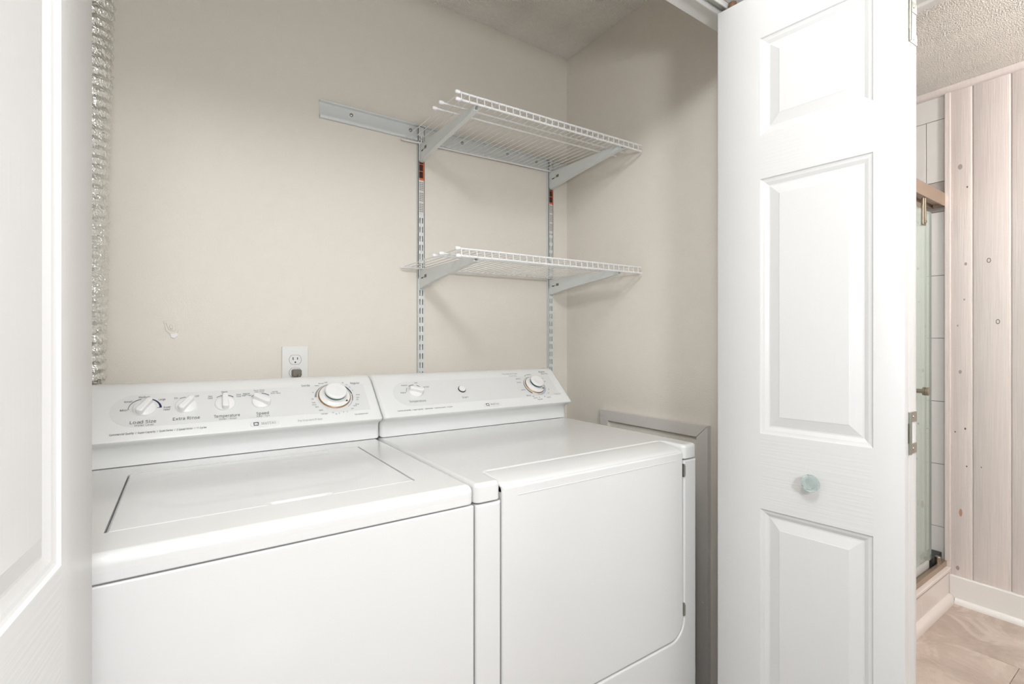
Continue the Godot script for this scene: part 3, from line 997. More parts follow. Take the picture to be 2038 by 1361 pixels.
func big_dial(parent: Node3D, x: float, t: float, s: float) -> void:
	var fr := face_frame()
	xf = fr * Transform3D(Basis(Vector3.RIGHT, PI * 0.5), Vector3(x, t, 0.0004))
	var st := new_st()
	lathe(st, [Vector2(0.041 * s, 0), Vector2(0.041 * s, 0.004), Vector2(0.0395 * s, 0.006), Vector2(0.030 * s, 0.0075), Vector2(0.0285 * s, 0.009), Vector2(0, 0.009)], 56)
	var d := obj("timer_dial", st, mats.knob, parent)
	st = new_st()
	lathe(st, [Vector2(0.0415 * s, 0.0022), Vector2(0.0421 * s, 0.0028), Vector2(0.0421 * s, 0.0040), Vector2(0.0408 * s, 0.0052), Vector2(0.040 * s, 0.0058)], 56)
	obj("gold_ring", st, mats.gold, d)
	st = new_st()
	lathe(st, [Vector2(0.0275 * s, 0.009), Vector2(0.0262 * s, 0.016), Vector2(0.0262 * s, 0.0165)], 48)
	obj("grip_base", st, mats.knob, d)
	st = new_st()
	lathe(st, [Vector2(0.0266 * s, 0.016), Vector2(0.0278 * s, 0.0172), Vector2(0.0283 * s, 0.0235), Vector2(0.027 * s, 0.0245)], 48)
	obj("green_band", st, mats.green, d)
	st = new_st()
	lathe(st, [Vector2(0.0283 * s, 0.0232), Vector2(0.0280 * s, 0.0262), Vector2(0.0262 * s, 0.0282), Vector2(0.0225 * s, 0.0290), Vector2(0.012 * s, 0.0276), Vector2(0, 0.0272)], 48)
	obj("grip", st, mats.knob, d)
	xf = fr
	st = new_st()
	var c := Vector2(x + 0.0265 * s, t - 0.022 * s)
	prism(st, PackedVector2Array([c + Vector2(-0.003, -0.002), c + Vector2(0.003, -0.002), c + Vector2(0.0015, 0.0035)]), 2, 0.0078, 0.0085)
	obj("pointer", st, mats.ring, d)
	xf = Transform3D.IDENTITY

# end of a console: the profile shrinks towards its middle in a quarter round
func console_cap(st: SurfaceTool, x: float, s: float, length: float) -> void:
	var prof := console_profile()
	var n := prof.size()
	var mid := Vector2(-1.395, 0.962)
	var rings := [[length + 0.0008, 1.004, 0.0]]
	for k in 7:
		var t := PI * 0.5 * k / 6
		rings.append([0.0125 * (1.0 - sin(t)), 1.004 - 0.125 * (1.0 - cos(t)), t])
	var at := func(i: int, r: Array) -> Vector3:
		var p: Vector2 = mid + (prof[i % n] - mid) * r[1]
		return Vector3(x + s * r[0], maxf(p.y, 0.9155), p.x)
	var nrm := func(i: int, e: int, t: float) -> Vector3:
		var a := (prof[(e + 1) % n] - prof[e]).normalized()
		var o := (prof[i % n] - prof[(i + n - 1) % n]).normalized()
		var q := (prof[(i + 1) % n] - prof[i % n]).normalized()
		var d := (o + q).normalized() if o.dot(q) > 0.6 else a
		var v := Vector2(d.y, -d.x)
		var side := (prof[e] + prof[(e + 1) % n]) * 0.5 - mid
		if Vector2(a.y, -a.x).dot(side) < 0:
			v = -v
		return Vector3(-s * sin(t), v.y * cos(t), v.x * cos(t)).normalized()
	for k in rings.size() - 1:
		var ra: Array = rings[k]
		var rb: Array = rings[k + 1]
		for i in n:
			quadn(st, at.call(i, ra), at.call(i + 1, ra), at.call(i + 1, rb), at.call(i, rb), nrm.call(i, i, ra[2]), nrm.call(i + 1, i, ra[2]), nrm.call(i + 1, i, rb[2]), nrm.call(i, i, rb[2]))
	var last: Array = rings[rings.size() - 1]
	var flat := PackedVector2Array()
	for i in n:
		var p: Vector3 = at.call(i, last)
		flat.append(Vector2(p.z, p.y))
	var idx := Geometry2D.triangulate_polygon(flat)
	for k in range(0, idx.size(), 3):
		tri(st, at.call(idx[k], last), at.call(idx[k + 1], last), at.call(idx[k + 2], last), Vector3(-s, 0, 0), Vector3(-s, 0, 0), Vector3(-s, 0, 0))

func machine_console(t: Node3D, x0: float, x1: float, tx0: float, tx1: float, badge_x: float) -> Node3D:
	var st := new_st()
	var cap := 0.019
	prism(st, console_profile(), 0, x0 + cap, x1 - cap)
	var c := obj("console", st, mats.plastic, t)
	# end caps rounded at their outer ends, standing a hair proud of the middle
	for e in [[x0, 1.0], [x1, -1.0]]:
		st = new_st()
		console_cap(st, e[0], e[1], cap)
		obj("end_cap", st, mats.plastic, c)
	# pale grey printed field with a round left end
	xf = face_frame()
	st = new_st()
	var p := PackedVector2Array()
	var yc := 0.076
	var rr := 0.047
	for k in 13:
		var a := PI * 0.5 + PI * k / 12
		p.append(Vector2(tx0 + rr + rr * cos(a) * 1.1, yc + rr * sin(a)))
	p.append(Vector2(tx1, yc - rr))
	p.append(Vector2(tx1, yc + rr))
	prism(st, p, 2, -0.001, 0.0004)
	obj("printed_field", st, mats.panel_tint, c)
	# badge on a small oval boss
	st = new_st()
	var bp := PackedVector2Array()
	for k in 24:
		var a := TAU * k / 24
		bp.append(Vector2(badge_x + 0.0255 * clampf(cos(a) * 1.25, -1, 1) + 0.006 * cos(a), 0.0095 + 0.0085 * sin(a)))
	prism(st, bp, 2, -0.004, 0.0022, 0.0012, 2)
	var bd := obj("badge", st, mats.badge, c)
	st = new_st()
	var bz := 0.0026
	var bx := badge_x - 0.0195
	for q in [[bx - 0.0055, 0.0125, bx + 0.0055, 0.0145], [bx - 0.0055, 0.0048, bx + 0.003, 0.0066], [bx - 0.0055, 0.0048, bx - 0.0037, 0.0145], [bx + 0.0037, 0.0066, bx + 0.0055, 0.0145], [bx + 0.001, 0.0042, bx + 0.0052, 0.0058]]:
		box(st, Vector3(q[0], q[1], 0.002), Vector3(q[2], q[3], bz))
	obj("emblem", st, mats.print, bd)
	xf = Transform3D.IDENTITY
	var keep := org
	lettering(bd, "MAYTAG", badge_x + 0.0075, 0.0096, 0.0068, mats.print_soft, 0, 1.0, true, 0.032)
	var last := bd.get_child(bd.get_child_count() - 1) as Node3D
	last.position += face_frame().basis.z * 0.0016
	org = keep
	return c

func round_rect(x0: float, x1: float, z0: float, z1: float, r: float) -> PackedVector2Array:
	var p := PackedVector2Array()
	for q in [[x1 - r, z1 - r, 0.0], [x0 + r, z1 - r, PI * 0.5], [x0 + r, z0 + r, PI], [x1 - r, z0 + r, PI * 1.5]]:
		for k in 6:
			var a: float = q[2] + PI * 0.5 * k / 5
			p.append(Vector2(q[0] + r * cos(a), q[1] + r * sin(a)))
	return p

func washer() -> void:
	var x0 := -0.231
	var x1 := 0.4540
	var zf := -0.795
	var t := thing("washing_machine", "white top-loading washing machine with four knobs and a timer dial", "washing machine", Vector3((x0 + x1) * 0.5, 0, -1.12))
	var st := new_st()
	rbox(st, Vector3(x0 + 0.001, 0.02, -1.45), Vector3(x1 - 0.001, 0.8752, zf - 0.0005), 0.003, 3)
	obj("cabinet", st, mats.enamel, t)
	for p in [[x0 + 0.05, -0.85], [x1 - 0.05, -0.85], [x0 + 0.05, -1.40], [x1 - 0.05, -1.40]]:
		st = new_st()
		xf = Transform3D(Basis.IDENTITY, Vector3(p[0], 0, p[1]))
		lathe(st, [Vector2(0, 0), Vector2(0.02, 0), Vector2(0.02, 0.021), Vector2(0, 0.021)], 14)
		xf = Transform3D.IDENTITY
		obj("foot", st, mats.ring, t)
	st = new_st()
	rbox(st, Vector3(x0, 0.8775, -1.455), Vector3(x1, 0.914, zf), 0.015, 5, [-0.0935, 0.3735, -1.262, -0.886, 0.014])
	prism(st, round_rect(x0 + 0.0002, x1 - 0.0002, -1.4548, zf - 0.0002, 0.0148), 1, 0.8775, 0.8992, 0.0025, 3)
	obj("top_cover", st, mats.enamel, t)
	# lid: flat plate with a gently dished middle and a finger scoop at its front
	st = new_st()
	var lx0 := -0.0912
	var lx1 := 0.3722
	var lz0 := -1.2605
	var lz1 := -0.8872
	var nx := 84
	var nz := 60
	var hgt := func(x: float, z: float) -> float:
		var h := 0.9138
		var ex := minf(x - lx0, lx1 - x)
		var ez := minf(z - lz0, lz1 - z)
		h -= 0.0022 * (1.0 - smoothstep(0.0, 0.003, minf(ex, ez)))
		# dished field with rounded corners
		var cx := (lx0 + lx1) * 0.5
		var cz := (lz0 + lz1) * 0.5 - 0.015
		var qx := maxf(absf(x - cx) - ((lx1 - lx0) * 0.5 - 0.03 - 0.09), 0.0)
		var qz := maxf(absf(z - cz) - ((lz1 - lz0) * 0.5 - 0.045 - 0.09), 0.0)
		var dd := Vector2(qx, qz).length() - 0.09
		h -= 0.0007 * (1.0 - smoothstep(-0.030, 0.004, dd))
		# scoop
		var sx := absf(x - 0.168)
		h -= 0.0075 * (1.0 - smoothstep(0.036, 0.052, sx)) * smoothstep(lz1 - 0.016, lz1 - 0.004, z)
		return h
	var eps := 0.0008
	for i in nx:
		for j in nz:
			var ps := []
			var ns := []
			for k in [[0, 0], [1, 0], [1, 1], [0, 1]]:
				var fx := float(i + k[0]) / nx
				var fz := float(j + k[1]) / nz
				fx = fx - 0.9 * sin(TAU * fx) / TAU
				fz = fz - 0.9 * sin(TAU * fz) / TAU
				var x := lerpf(lx0, lx1, fx)
				var z := lerpf(lz0, lz1, fz)
				ps.append(Vector3(x, hgt.call(x, z), z))
				ns.append(Vector3(hgt.call(x - eps, z) - hgt.call(x + eps, z), 2.0 * eps, hgt.call(x, z - eps) - hgt.call(x, z + eps)).normalized())
			quadn(st, ps[0], ps[1], ps[2], ps[3], ns[0], ns[1], ns[2], ns[3])
	box(st, Vector3(lx0, 0.9005, lz0), Vector3(lx1, 0.9045, lz1))
	for s in [[Vector3(lx0, 0, lz0), Vector3(lx0, 0, lz1), Vector3.LEFT], [Vector3(lx1, 0, lz0), Vector3(lx1, 0, lz1), Vector3.RIGHT], [Vector3(lx0, 0, lz0), Vector3(lx1, 0, lz0), Vector3.FORWARD]]:
		quad(st, s[0] + Vector3(0, 0.904, 0), s[1] + Vector3(0, 0.904, 0), s[1] + Vector3(0, 0.9116, 0), s[0] + Vector3(0, 0.9116, 0), s[2])
	obj("lid", st, mats.enamel, t)
	var c := machine_console(t, x0, x1, -0.129, 0.425, 0.163)
	# knobs
	var ks := [[-0.0726, -0.55], [0.0048, -0.62], [0.0825, 0.0], [0.1609, 0.95]]
	for k in ks:
		small_knob(c, k[0], 0.0795, k[1])
	big_dial(c, 0.3385, 0.0815, 1.0)
	lettering(c, "Load Size", -0.0739, 0.0425, 0.0082, mats.print, 0, 1.0, false, 0.046)
	lettering(c, "Water Level", -0.0717, 0.0335, 0.0052, mats.print_soft, 0, 1.0, false, 0.034)
	lettering(c, "Extra Rinse", 0.0048, 0.0440, 0.0082, mats.print, 0, 1.0, false, 0.051)
	lettering(c, "Temperature", 0.085, 0.0428, 0.0082, mats.print, 0, 1.0, false, 0.053)
	lettering(c, "Water / Rinse", 0.086, 0.0338, 0.0048, mats.print_soft, 0, 1.0, false, 0.036)
	lettering(c, "Speed", 0.1608, 0.0425, 0.0082, mats.print, 0, 1.0, false, 0.027)
	lettering(c, "Water / Spin", 0.161, 0.0338, 0.0048, mats.print_soft, 0, 1.0, false, 0.029)
	lettering(c, "Commercial Quality  /  Super Capacity  /  Quiet Series  /  2 Speed Motor  /  11 Cycles", -0.1295, 0.0135, 0.0048, mats.print, 1, 1.0, false, 0.172)
	lettering(c, "Gentle", 0.2713, 0.1265, 0.0068, mats.print_soft, 0, 1.0, false, 0.021)
	lettering(c, "Regular", 0.4029, 0.1275, 0.0068, mats.print_soft, 0, 1.0, false, 0.026)
	lettering(c, "Permanent Press", 0.266, 0.0095, 0.0066, mats.print_pale, 0, 1.0, false, 0.058)
	lettering(c, "Turn clockwise to start", 0.397, 0.0155, 0.0040, mats.print_soft, 0, 1.0, false, 0.036)
	# scale of the load size knob
	var a := Vector2(-0.0726, 0.0795)
	print_arc(c, a, 0.0288, 0.0298, 180, 104, mats.print, 0.0284, 0.0302)
	print_arc(c, a, 0.0282, 0.0304, 72, 4, mats.print_navy, 0.0268, 0.0312)
	print_arc(c, Vector2(a.x - 0.0262, a.y), 0.0, 0.0032, 170, 190, mats.print)
	print_arc(c, Vector2(a.x, a.y), 0.0225, 0.0312, 4, 1, mats.print_navy)
	lettering(c, "Mini", a.x - 0.037, a.y - 0.001, 0.0052, mats.print, 0, 1.0, false, 0.012)
	lettering(c, "Small", a.x - 0.030, a.y + 0.023, 0.0050, mats.print, 0, 1.0, false, 0.014)
	lettering(c, "Medium", a.x - 0.002, a.y + 0.0345, 0.0050, mats.print, 0, 1.0, false, 0.02)
	lettering(c, "Large", a.x + 0.031, a.y + 0.025, 0.0050, mats.print, 0, 1.0, false, 0.0125)
	lettering(c, "Super", a.x + 0.041, a.y + 0.001, 0.0050, mats.print, 0, 1.0, false, 0.0135)
	lettering(c, "reset", a.x + 0.040, a.y - 0.006, 0.0046, mats.print, 0, 1.0, false, 0.0125)
	a = Vector2(0.0048, 0.0795)
	print_arc(c, a, 0.0268, 0.0282, 118, 92, mats.print)
	print_arc(c, a, 0.0268, 0.0284, 80, 72, mats.print)
	lettering(c, "On", a.x - 0.020, a.y + 0.0265, 0.0050, mats.print, 0, 0.78)
	lettering(c, "Off", a.x + 0.021, a.y + 0.029, 0.0050, mats.print, 0, 0.78)
	a = Vector2(0.0825, 0.0795)
	print_arc(c, a, 0.0268, 0.0280, 128, 100, mats.print)
	print_arc(c, a, 0.0266, 0.0284, 76, 48, mats.print_navy)
	print_arc(c, a, 0.0268, 0.0286, 92, 88, mats.print)
	for w in [["Hot", -0.030, 0.0265], ["Cold", -0.030, 0.0205], ["Warm", 0.0, 0.0385], ["Cold", 0.0, 0.0325], ["Cold", 0.030, 0.0275], ["Cold", 0.030, 0.0215]]:
		lettering(c, w[0], a.x + w[1], a.y + w[2], 0.0044, mats.print, 0, 0.78)
	a = Vector2(0.1609, 0.0795)
	print_arc(c, a, 0.0268, 0.0280, 142, 122, mats.print)
	print_arc(c, a, 0.0266, 0.0284, 84, 46, mats.print_navy)
	print_arc(c, a, 0.0268, 0.0286, 106, 100, mats.print)
	for w in [["Regular", -0.031, 0.029], ["Fast / Fast", -0.031, 0.0232], ["Perm. Press", -0.002, 0.0385], ["Fast / Slow", -0.002, 0.033], ["Gentle", 0.034, 0.031], ["Slow / Slow", 0.035, 0.0255]]:
		lettering(c, w[0], a.x + w[1], a.y + w[2], 0.0042, mats.print_soft if w[1] > -0.01 else mats.print, 0, 0.78)
	# scale of the timer
	a = Vector2(0.3385, 0.0815)
	print_arc(c, a, 0.0455, 0.0462, 100, 128, mats.print_soft, 0.0455, 0.0470)
	print_arc(c, a, 0.0455, 0.0470, 128, 178, mats.print_soft, 0.0455, 0.0505)
	print_arc(c, a, 0.0475, 0.0485, 68, 50, mats.print_navy, 0.0465, 0.0500)
	print_arc(c, a, 0.0465, 0.0500, 50, 8, mats.print_navy, 0.0465, 0.0492)
	print_arc(c, a, 0.0470, 0.0488, 6, -22, mats.print_navy)
	print_arc(c, a, 0.0470, 0.0478, -24, -52, mats.print_navy)
	print_arc(c, a, 0.0455, 0.0459, 186, 240, mats.print_pale)
	for w in [["Heavy", 132, 0.058], ["Normal", 118, 0.057], ["Light", 104, 0.055], ["10", 160, 0.056], ["Off", 184, 0.057], ["Soak", 196, 0.058], ["Rinse", 203, 0.060], ["Spin", 212, 0.059], ["Wash", 226, 0.060], ["Fast Spin", 238, 0.066], ["14", 256, 0.056], ["10", 264, 0.060], ["6", 272, 0.058], ["4", 284, 0.057], ["2", 293, 0.060], ["Off", 310, 0.060], ["Final", 323, 0.060], ["Rinse", 330, 0.063], ["Off", 345, 0.060], ["Rinse", 2, 0.064], ["Spin", -7, 0.062], ["6", 20, 0.056], ["10", 34, 0.056], ["14", 46, 0.057], ["18", 58, 0.058]]:
		var an := deg_to_rad(w[1])
		lettering(c, w[0], a.x + cos(an) * w[2], a.y + sin(an) * w[2], 0.0038, mats.print_soft, 0, 0.78)
	org = Vector3.ZERO

func dryer() -> void:
	var x0 := 0.4556
	var x1 := 1.138
	var zf := -0.795
	var t := thing("clothes_dryer", "white front-loading clothes dryer with one knob, start button and dial", "dryer", Vector3((x0 + x1) * 0.5, 0, -1.12))
	var st := new_st()
	rbox(st, Vector3(x0 + 0.0015, 0.02, -1.45), Vector3(x1 - 0.003, 0.8735, -0.828), 0.004, 2)
	obj("cabinet", st, mats.enamel, t)
	for p in [[x0 + 0.05, -0.87], [x1 - 0.05, -0.87], [x0 + 0.05, -1.40], [x1 - 0.05, -1.40]]:
		st = new_st()
		xf = Transform3D(Basis.IDENTITY, Vector3(p[0], 0, p[1]))
		lathe(st, [Vector2(0, 0), Vector2(0.02, 0), Vector2(0.02, 0.021), Vector2(0, 0.021)], 14)
		xf = Transform3D.IDENTITY
		obj("foot", st, mats.ring, t)
	# front frame round the door opening
	var dl := 0.5165
	var dr := 1.0815
	var db := H - 0.768
	st = new_st()
	var p := PackedVector2Array([Vector2(x0 + 0.0015, 0.02), Vector2(x1 - 0.003, 0.02), Vector2(x1 - 0.003, 0.8733), Vector2(dr + 0.003, 0.8733)])
	var rr := 0.05
	for k in 9:
		var a := PI * 0.5 * k / 8
		p.append(Vector2(dr + 0.003 - rr + rr * cos(a), db - 0.0035 + rr - rr * sin(a)))
	for k in 9:
		var a := PI * 0.5 * k / 8
		p.append(Vector2(dl - 0.003 + rr - rr * sin(a), db - 0.0035 + rr - rr * cos(a)))
	p.append(Vector2(dl - 0.003, 0.8733))
	p.append(Vector2(x0 + 0.0015, 0.8733))
	prism(st, p, 2, -0.83, zf - 0.0005, 0.005, 4)
	obj("front_frame", st, mats.enamel, t)
	# top cover with a notch for the hood of the door
	st = new_st()
	p = PackedVector2Array([Vector2(x0, -1.455), Vector2(x1, -1.455)])
	for k in 6:
		var a := PI * 0.5 * k / 5
		p.append(Vector2(x1 - 0.012 + 0.012 * cos(a), zf - 0.012 + 0.012 * sin(a)))
	for k in 5:
		var a := PI * 0.5 * k / 4
		p.append(Vector2(1.082 + 0.012 - 0.012 * sin(a), zf - 0.012 + 0.012 * cos(a)))
	p.append(Vector2(1.082, -0.84))
	for k in 6:
		var a := PI * 0.5 * k / 5
		p.append(Vector2(1.082 - 0.02 + 0.02 * cos(a), -0.849 - 0.02 * sin(a)))
	for k in 6:
		var a := PI * 0.5 * k / 5
		p.append(Vector2(0.513 + 0.02 - 0.02 * sin(a), -0.849 - 0.02 * cos(a)))
	p.append(Vector2(0.513, -0.84))
	for k in 5:
		var a := PI * 0.5 * k / 4
		p.append(Vector2(0.513 - 0.012 + 0.012 * cos(a), zf - 0.012 + 0.012 * sin(a)))
	for k in 6:
		var a := PI * 0.5 * k / 5
		p.append(Vector2(x0 + 0.012 - 0.012 * sin(a), zf - 0.012 + 0.012 * cos(a)))
	prism(st, p, 1, 0.8768, 0.914, 0.0085, 5, 0.002)
	obj("top_cover", st, mats.enamel, t)
	# door: front panel and sloping hood in one piece
	st = new_st()
	p = PackedVector2Array([Vector2(dl, H - 0.284)])
	for k in 9:
		var a := PI * 0.5 * k / 8
		p.append(Vector2(dl + rr - rr * cos(a), db + rr - rr * sin(a)))
	for k in 9:
		var a := PI * 0.5 * k / 8
		p.append(Vector2(dr - rr + rr * sin(a), db + rr - rr * cos(a)))
	p.append(Vector2(dr - 0.003, H - 0.284))
	prism(st, p, 2, -0.822, zf, 0.005, 4)
	# the hood runs back to the crease on the top
	var hp := PackedVector2Array([Vector2(-0.8685, H - 0.2695), Vector2(-0.860, H - 0.2690), Vector2(-0.83, H - 0.2735), Vector2(-0.812, H - 0.2775), Vector2(-0.804, H - 0.2805), Vector2(-0.7985, H - 0.2850), Vector2(-0.7955, H - 0.291), Vector2(-0.7950, H - 0.2985), Vector2(-0.82, H - 0.2985), Vector2(-0.8685, H - 0.286)])
	prism(st, hp, 0, dl, dr - 0.003, 0.004, 4)
	var dd := obj("door", st, mats.enamel, t)
	st = new_st()
	rbox(st, Vector3(0.5524, H - 0.3049, zf - 0.002), Vector3(1.049, H - 0.3032, zf + 0.0010), 0.0008, 2)
	obj("crease_line", st, mats.enamel, dd)
	for y in [-0.334, -0.697]:
		st = new_st()
		rbox(st, Vector3(dr - 0.0005, H + y - 0.017, zf - 0.008), Vector3(dr + 0.0030, H + y + 0.017, zf + 0.0025), 0.001, 2)
		var hg := obj("hinge", st, mats.hinge, dd)
		st = new_st()
		tube(st, [Vector3(dr + 0.001, H + y - 0.013, zf + 0.002), Vector3(dr + 0.001, H + y + 0.013, zf + 0.002)], 0.0022, 8)
		obj("pin", st, mats.chrome, hg)
	# console
	var c := machine_console(t, x0, x1, 0.507, 1.10, 0.812)
	small_knob(c, 0.5725, 0.081, 1.25)
	var fr := face_frame()
	xf = fr * Transform3D(Basis(Vector3.RIGHT, PI * 0.5), Vector3(0.7284, 0.0795, 0.0004))
	st = new_st()
	lathe(st, [Vector2(0.0128, 0), Vector2(0.0128, 0.003), Vector2(0.0118, 0.0036), Vector2(0.0105, 0.003)], 32)
	var b := obj("start_button", st, mats.ring, c)
	st = new_st()
	lathe(st, [Vector2(0.0112, 0), Vector2(0.0110, 0.0052), Vector2(0.0095, 0.0064), Vector2(0, 0.0058)], 32)
	obj("button_cap", st, mats.knob, b)
	xf = Transform3D.IDENTITY
	big_dial(c, 1.0135, 0.077, 0.88)
	lettering(c, "Temperature", 0.5685, 0.0455, 0.0078, mats.print_soft, 0, 1.0, false, 0.052)
	lettering(c, "Start", 0.7275, 0.0470, 0.0072, mats.print_soft, 0, 1.0, false, 0.021)
	lettering(c, "Commercial Quality  /  Super Capacity  /  Quiet Series  /  Auto Dry Control  /  9 Cycles", 0.4985, 0.0145, 0.0044, mats.print_soft, 1, 1.0, false, 0.172)
	lettering(c, "Permanent Press", 0.939, 0.1365, 0.0062, mats.print_pale, 0, 1.0, false, 0.062)
	lettering(c, "Auto Dry", 0.946, 0.1265, 0.0056, mats.print_pale, 0, 1.0, false, 0.032)
	lettering(c, "Regular", 1.080, 0.1400, 0.0066, mats.print_soft, 0, 1.0, false, 0.028)
	lettering(c, "Auto Dry", 1.086, 0.1300, 0.0060, mats.print_soft, 0, 1.0, false, 0.032)
	lettering(c, "Time Dry", 1.092, 0.033, 0.0056, mats.print_pale, 0, 1.0, false, 0.028)
	var a := Vector2(0.5725, 0.081)
	print_arc(c, a, 0.0268, 0.0280, 176, 142, mats.print)
	print_arc(c, a, 0.0266, 0.0284, 122, 86, mats.print)
	print_arc(c, a, 0.0266, 0.0286, 66, 30, mats.print)
	print_arc(c, a, 0.0180, 0.0204, 124, 118, mats.print)
	for w in [["Regular", -0.038, 0.0], ["Medium", -0.027, 0.028], ["Low", 0.012, 0.036], ["Air Fluff", 0.040, 0.017]]:
		lettering(c, w[0], a.x + w[1], a.y + w[2], 0.0046, mats.print_soft, 0, 0.78)
	a = Vector2(1.0135, 0.077)
	print_arc(c, a, 0.0400, 0.0408, 96, 150, mats.print_soft, 0.0400, 0.0416)
	print_arc(c, a, 0.0400, 0.0416, 150, 232, mats.print, 0.0400, 0.0440)
	print_arc(c, a, 0.0400, 0.0420, 30, 18, mats.print)
	print_arc(c, a, 0.0395, 0.0410, -100, -70, mats.print_blue, 0.0395, 0.0440)
	print_arc(c, a, 0.0395, 0.0440, -70, 0, mats.print_blue, 0.0395, 0.0440)
	for w in [["More Dry", 146, 0.062], ["Less Dry", 162, 0.060], ["Less Dry", 196, 0.058], ["More Dry", 222, 0.062], ["Off", 238, 0.056], ["Less Dry", 246, 0.060], ["20", 262, 0.054], ["Press Care", 262, 0.063], ["40", 288, 0.054], ["Less Dry", 300, 0.064], ["60", 318, 0.056], ["80", 338, 0.056], ["Off", 16, 0.056], ["Less Dry", 34, 0.056], ["Damp Dry", 88, 0.052], ["Off", 108, 0.050]]:
		var an := deg_to_rad(w[1])
		lettering(c, w[0], a.x + cos(an) * w[2], a.y + sin(an) * w[2], 0.0040, mats.print_soft, 0, 0.78)
	org = Vector3.ZERO

# ---------------------------------------------------------------- shelving
func wall_shelving() -> void:
	var zb := -D
	# horizontal hang track
	var tx0 := 0.3304 * Q
	var tx1 := 1.262 * Q
	var t := thing("hang_track", "long grey metal hang track screwed across the back wall", "track", Vector3(tx0, H + 0.663 * Q, zb))
	t.rotation.z = 0.0085
	org = Vector3.ZERO
	var ln := tx1 - tx0
	var hh := 0.047 * Q
	var st := new_st()
	box(st, Vector3(0, 0, 0.0), Vector3(ln, hh, 0.002))
	obj("back_plate", st, mats.steel, t)
	st = new_st()
	prism(st, PackedVector2Array([Vector2(0.0, hh - 0.0015), Vector2(0.012, hh + 0.001), Vector2(0.0135, hh + 0.004), Vector2(0.012, hh + 0.005), Vector2(0.0, hh + 0.002)]), 0, 0, ln)
	obj("top_lip", st, mats.steel, t)
	st = new_st()
	prism(st, PackedVector2Array([Vector2(0.0, 0.0), Vector2(0.009, 0.0), Vector2(0.011, 0.003), Vector2(0.0105, 0.010), Vector2(0.0085, 0.010), Vector2(0.008, 0.003), Vector2(0.0, 0.003)]), 0, 0, ln)
	obj("bottom_lip", st, mats.steel, t)
	for x in [0.4234, 0.6147, 0.806, 0.9957, 1.13]:
		st = new_st()
		xf = Transform3D(Basis(Vector3.RIGHT, PI * 0.5), Vector3(x * Q - tx0, hh * 0.66, 0.002))
		lathe(st, [Vector2(0.0062, 0), Vector2(0.0055, 0.002), Vector2(0.003, 0.0035), Vector2(0, 0.0038)], 14)
		xf = Transform3D.IDENTITY
		obj("screw", st, mats.chrome, t)
	# two slotted uprights
	var names := ["white slotted shelf upright on the back wall, left one with orange sticker", "white slotted shelf upright near the closet corner, right one"]
	var ux := [0.6465 * Q, 1.1915 * Q]
	for k in 2:
		upright(ux[k], k, names[k])
	# four brackets
	var bl := ["upper left shelf bracket, a tapered grey-white steel arm", "upper right shelf bracket, a tapered grey-white steel arm near the corner", "lower left shelf bracket, a tapered grey-white steel arm", "lower right shelf bracket, a tapered grey-white steel arm near the corner"]
	var spec := [[0, 0.6500, 0.5950, 0.6360, -1.125], [1, 0.6660, 0.6020, 0.6530, -1.112], [0, 0.2380, 0.1790, 0.2330, -1.125], [1, 0.2460, 0.1890, 0.2420, -1.125]]
	for k in 4:
		bracket(ux[spec[k][0]], spec[k], bl[k])
	wire_shelf(0.657, 0.6765, 0.014, "upper white wire shelf with a front lip, under the ceiling")
	wire_shelf(0.2455, 0.2560, 0.003, "lower white wire shelf with a front lip, above the dryer")

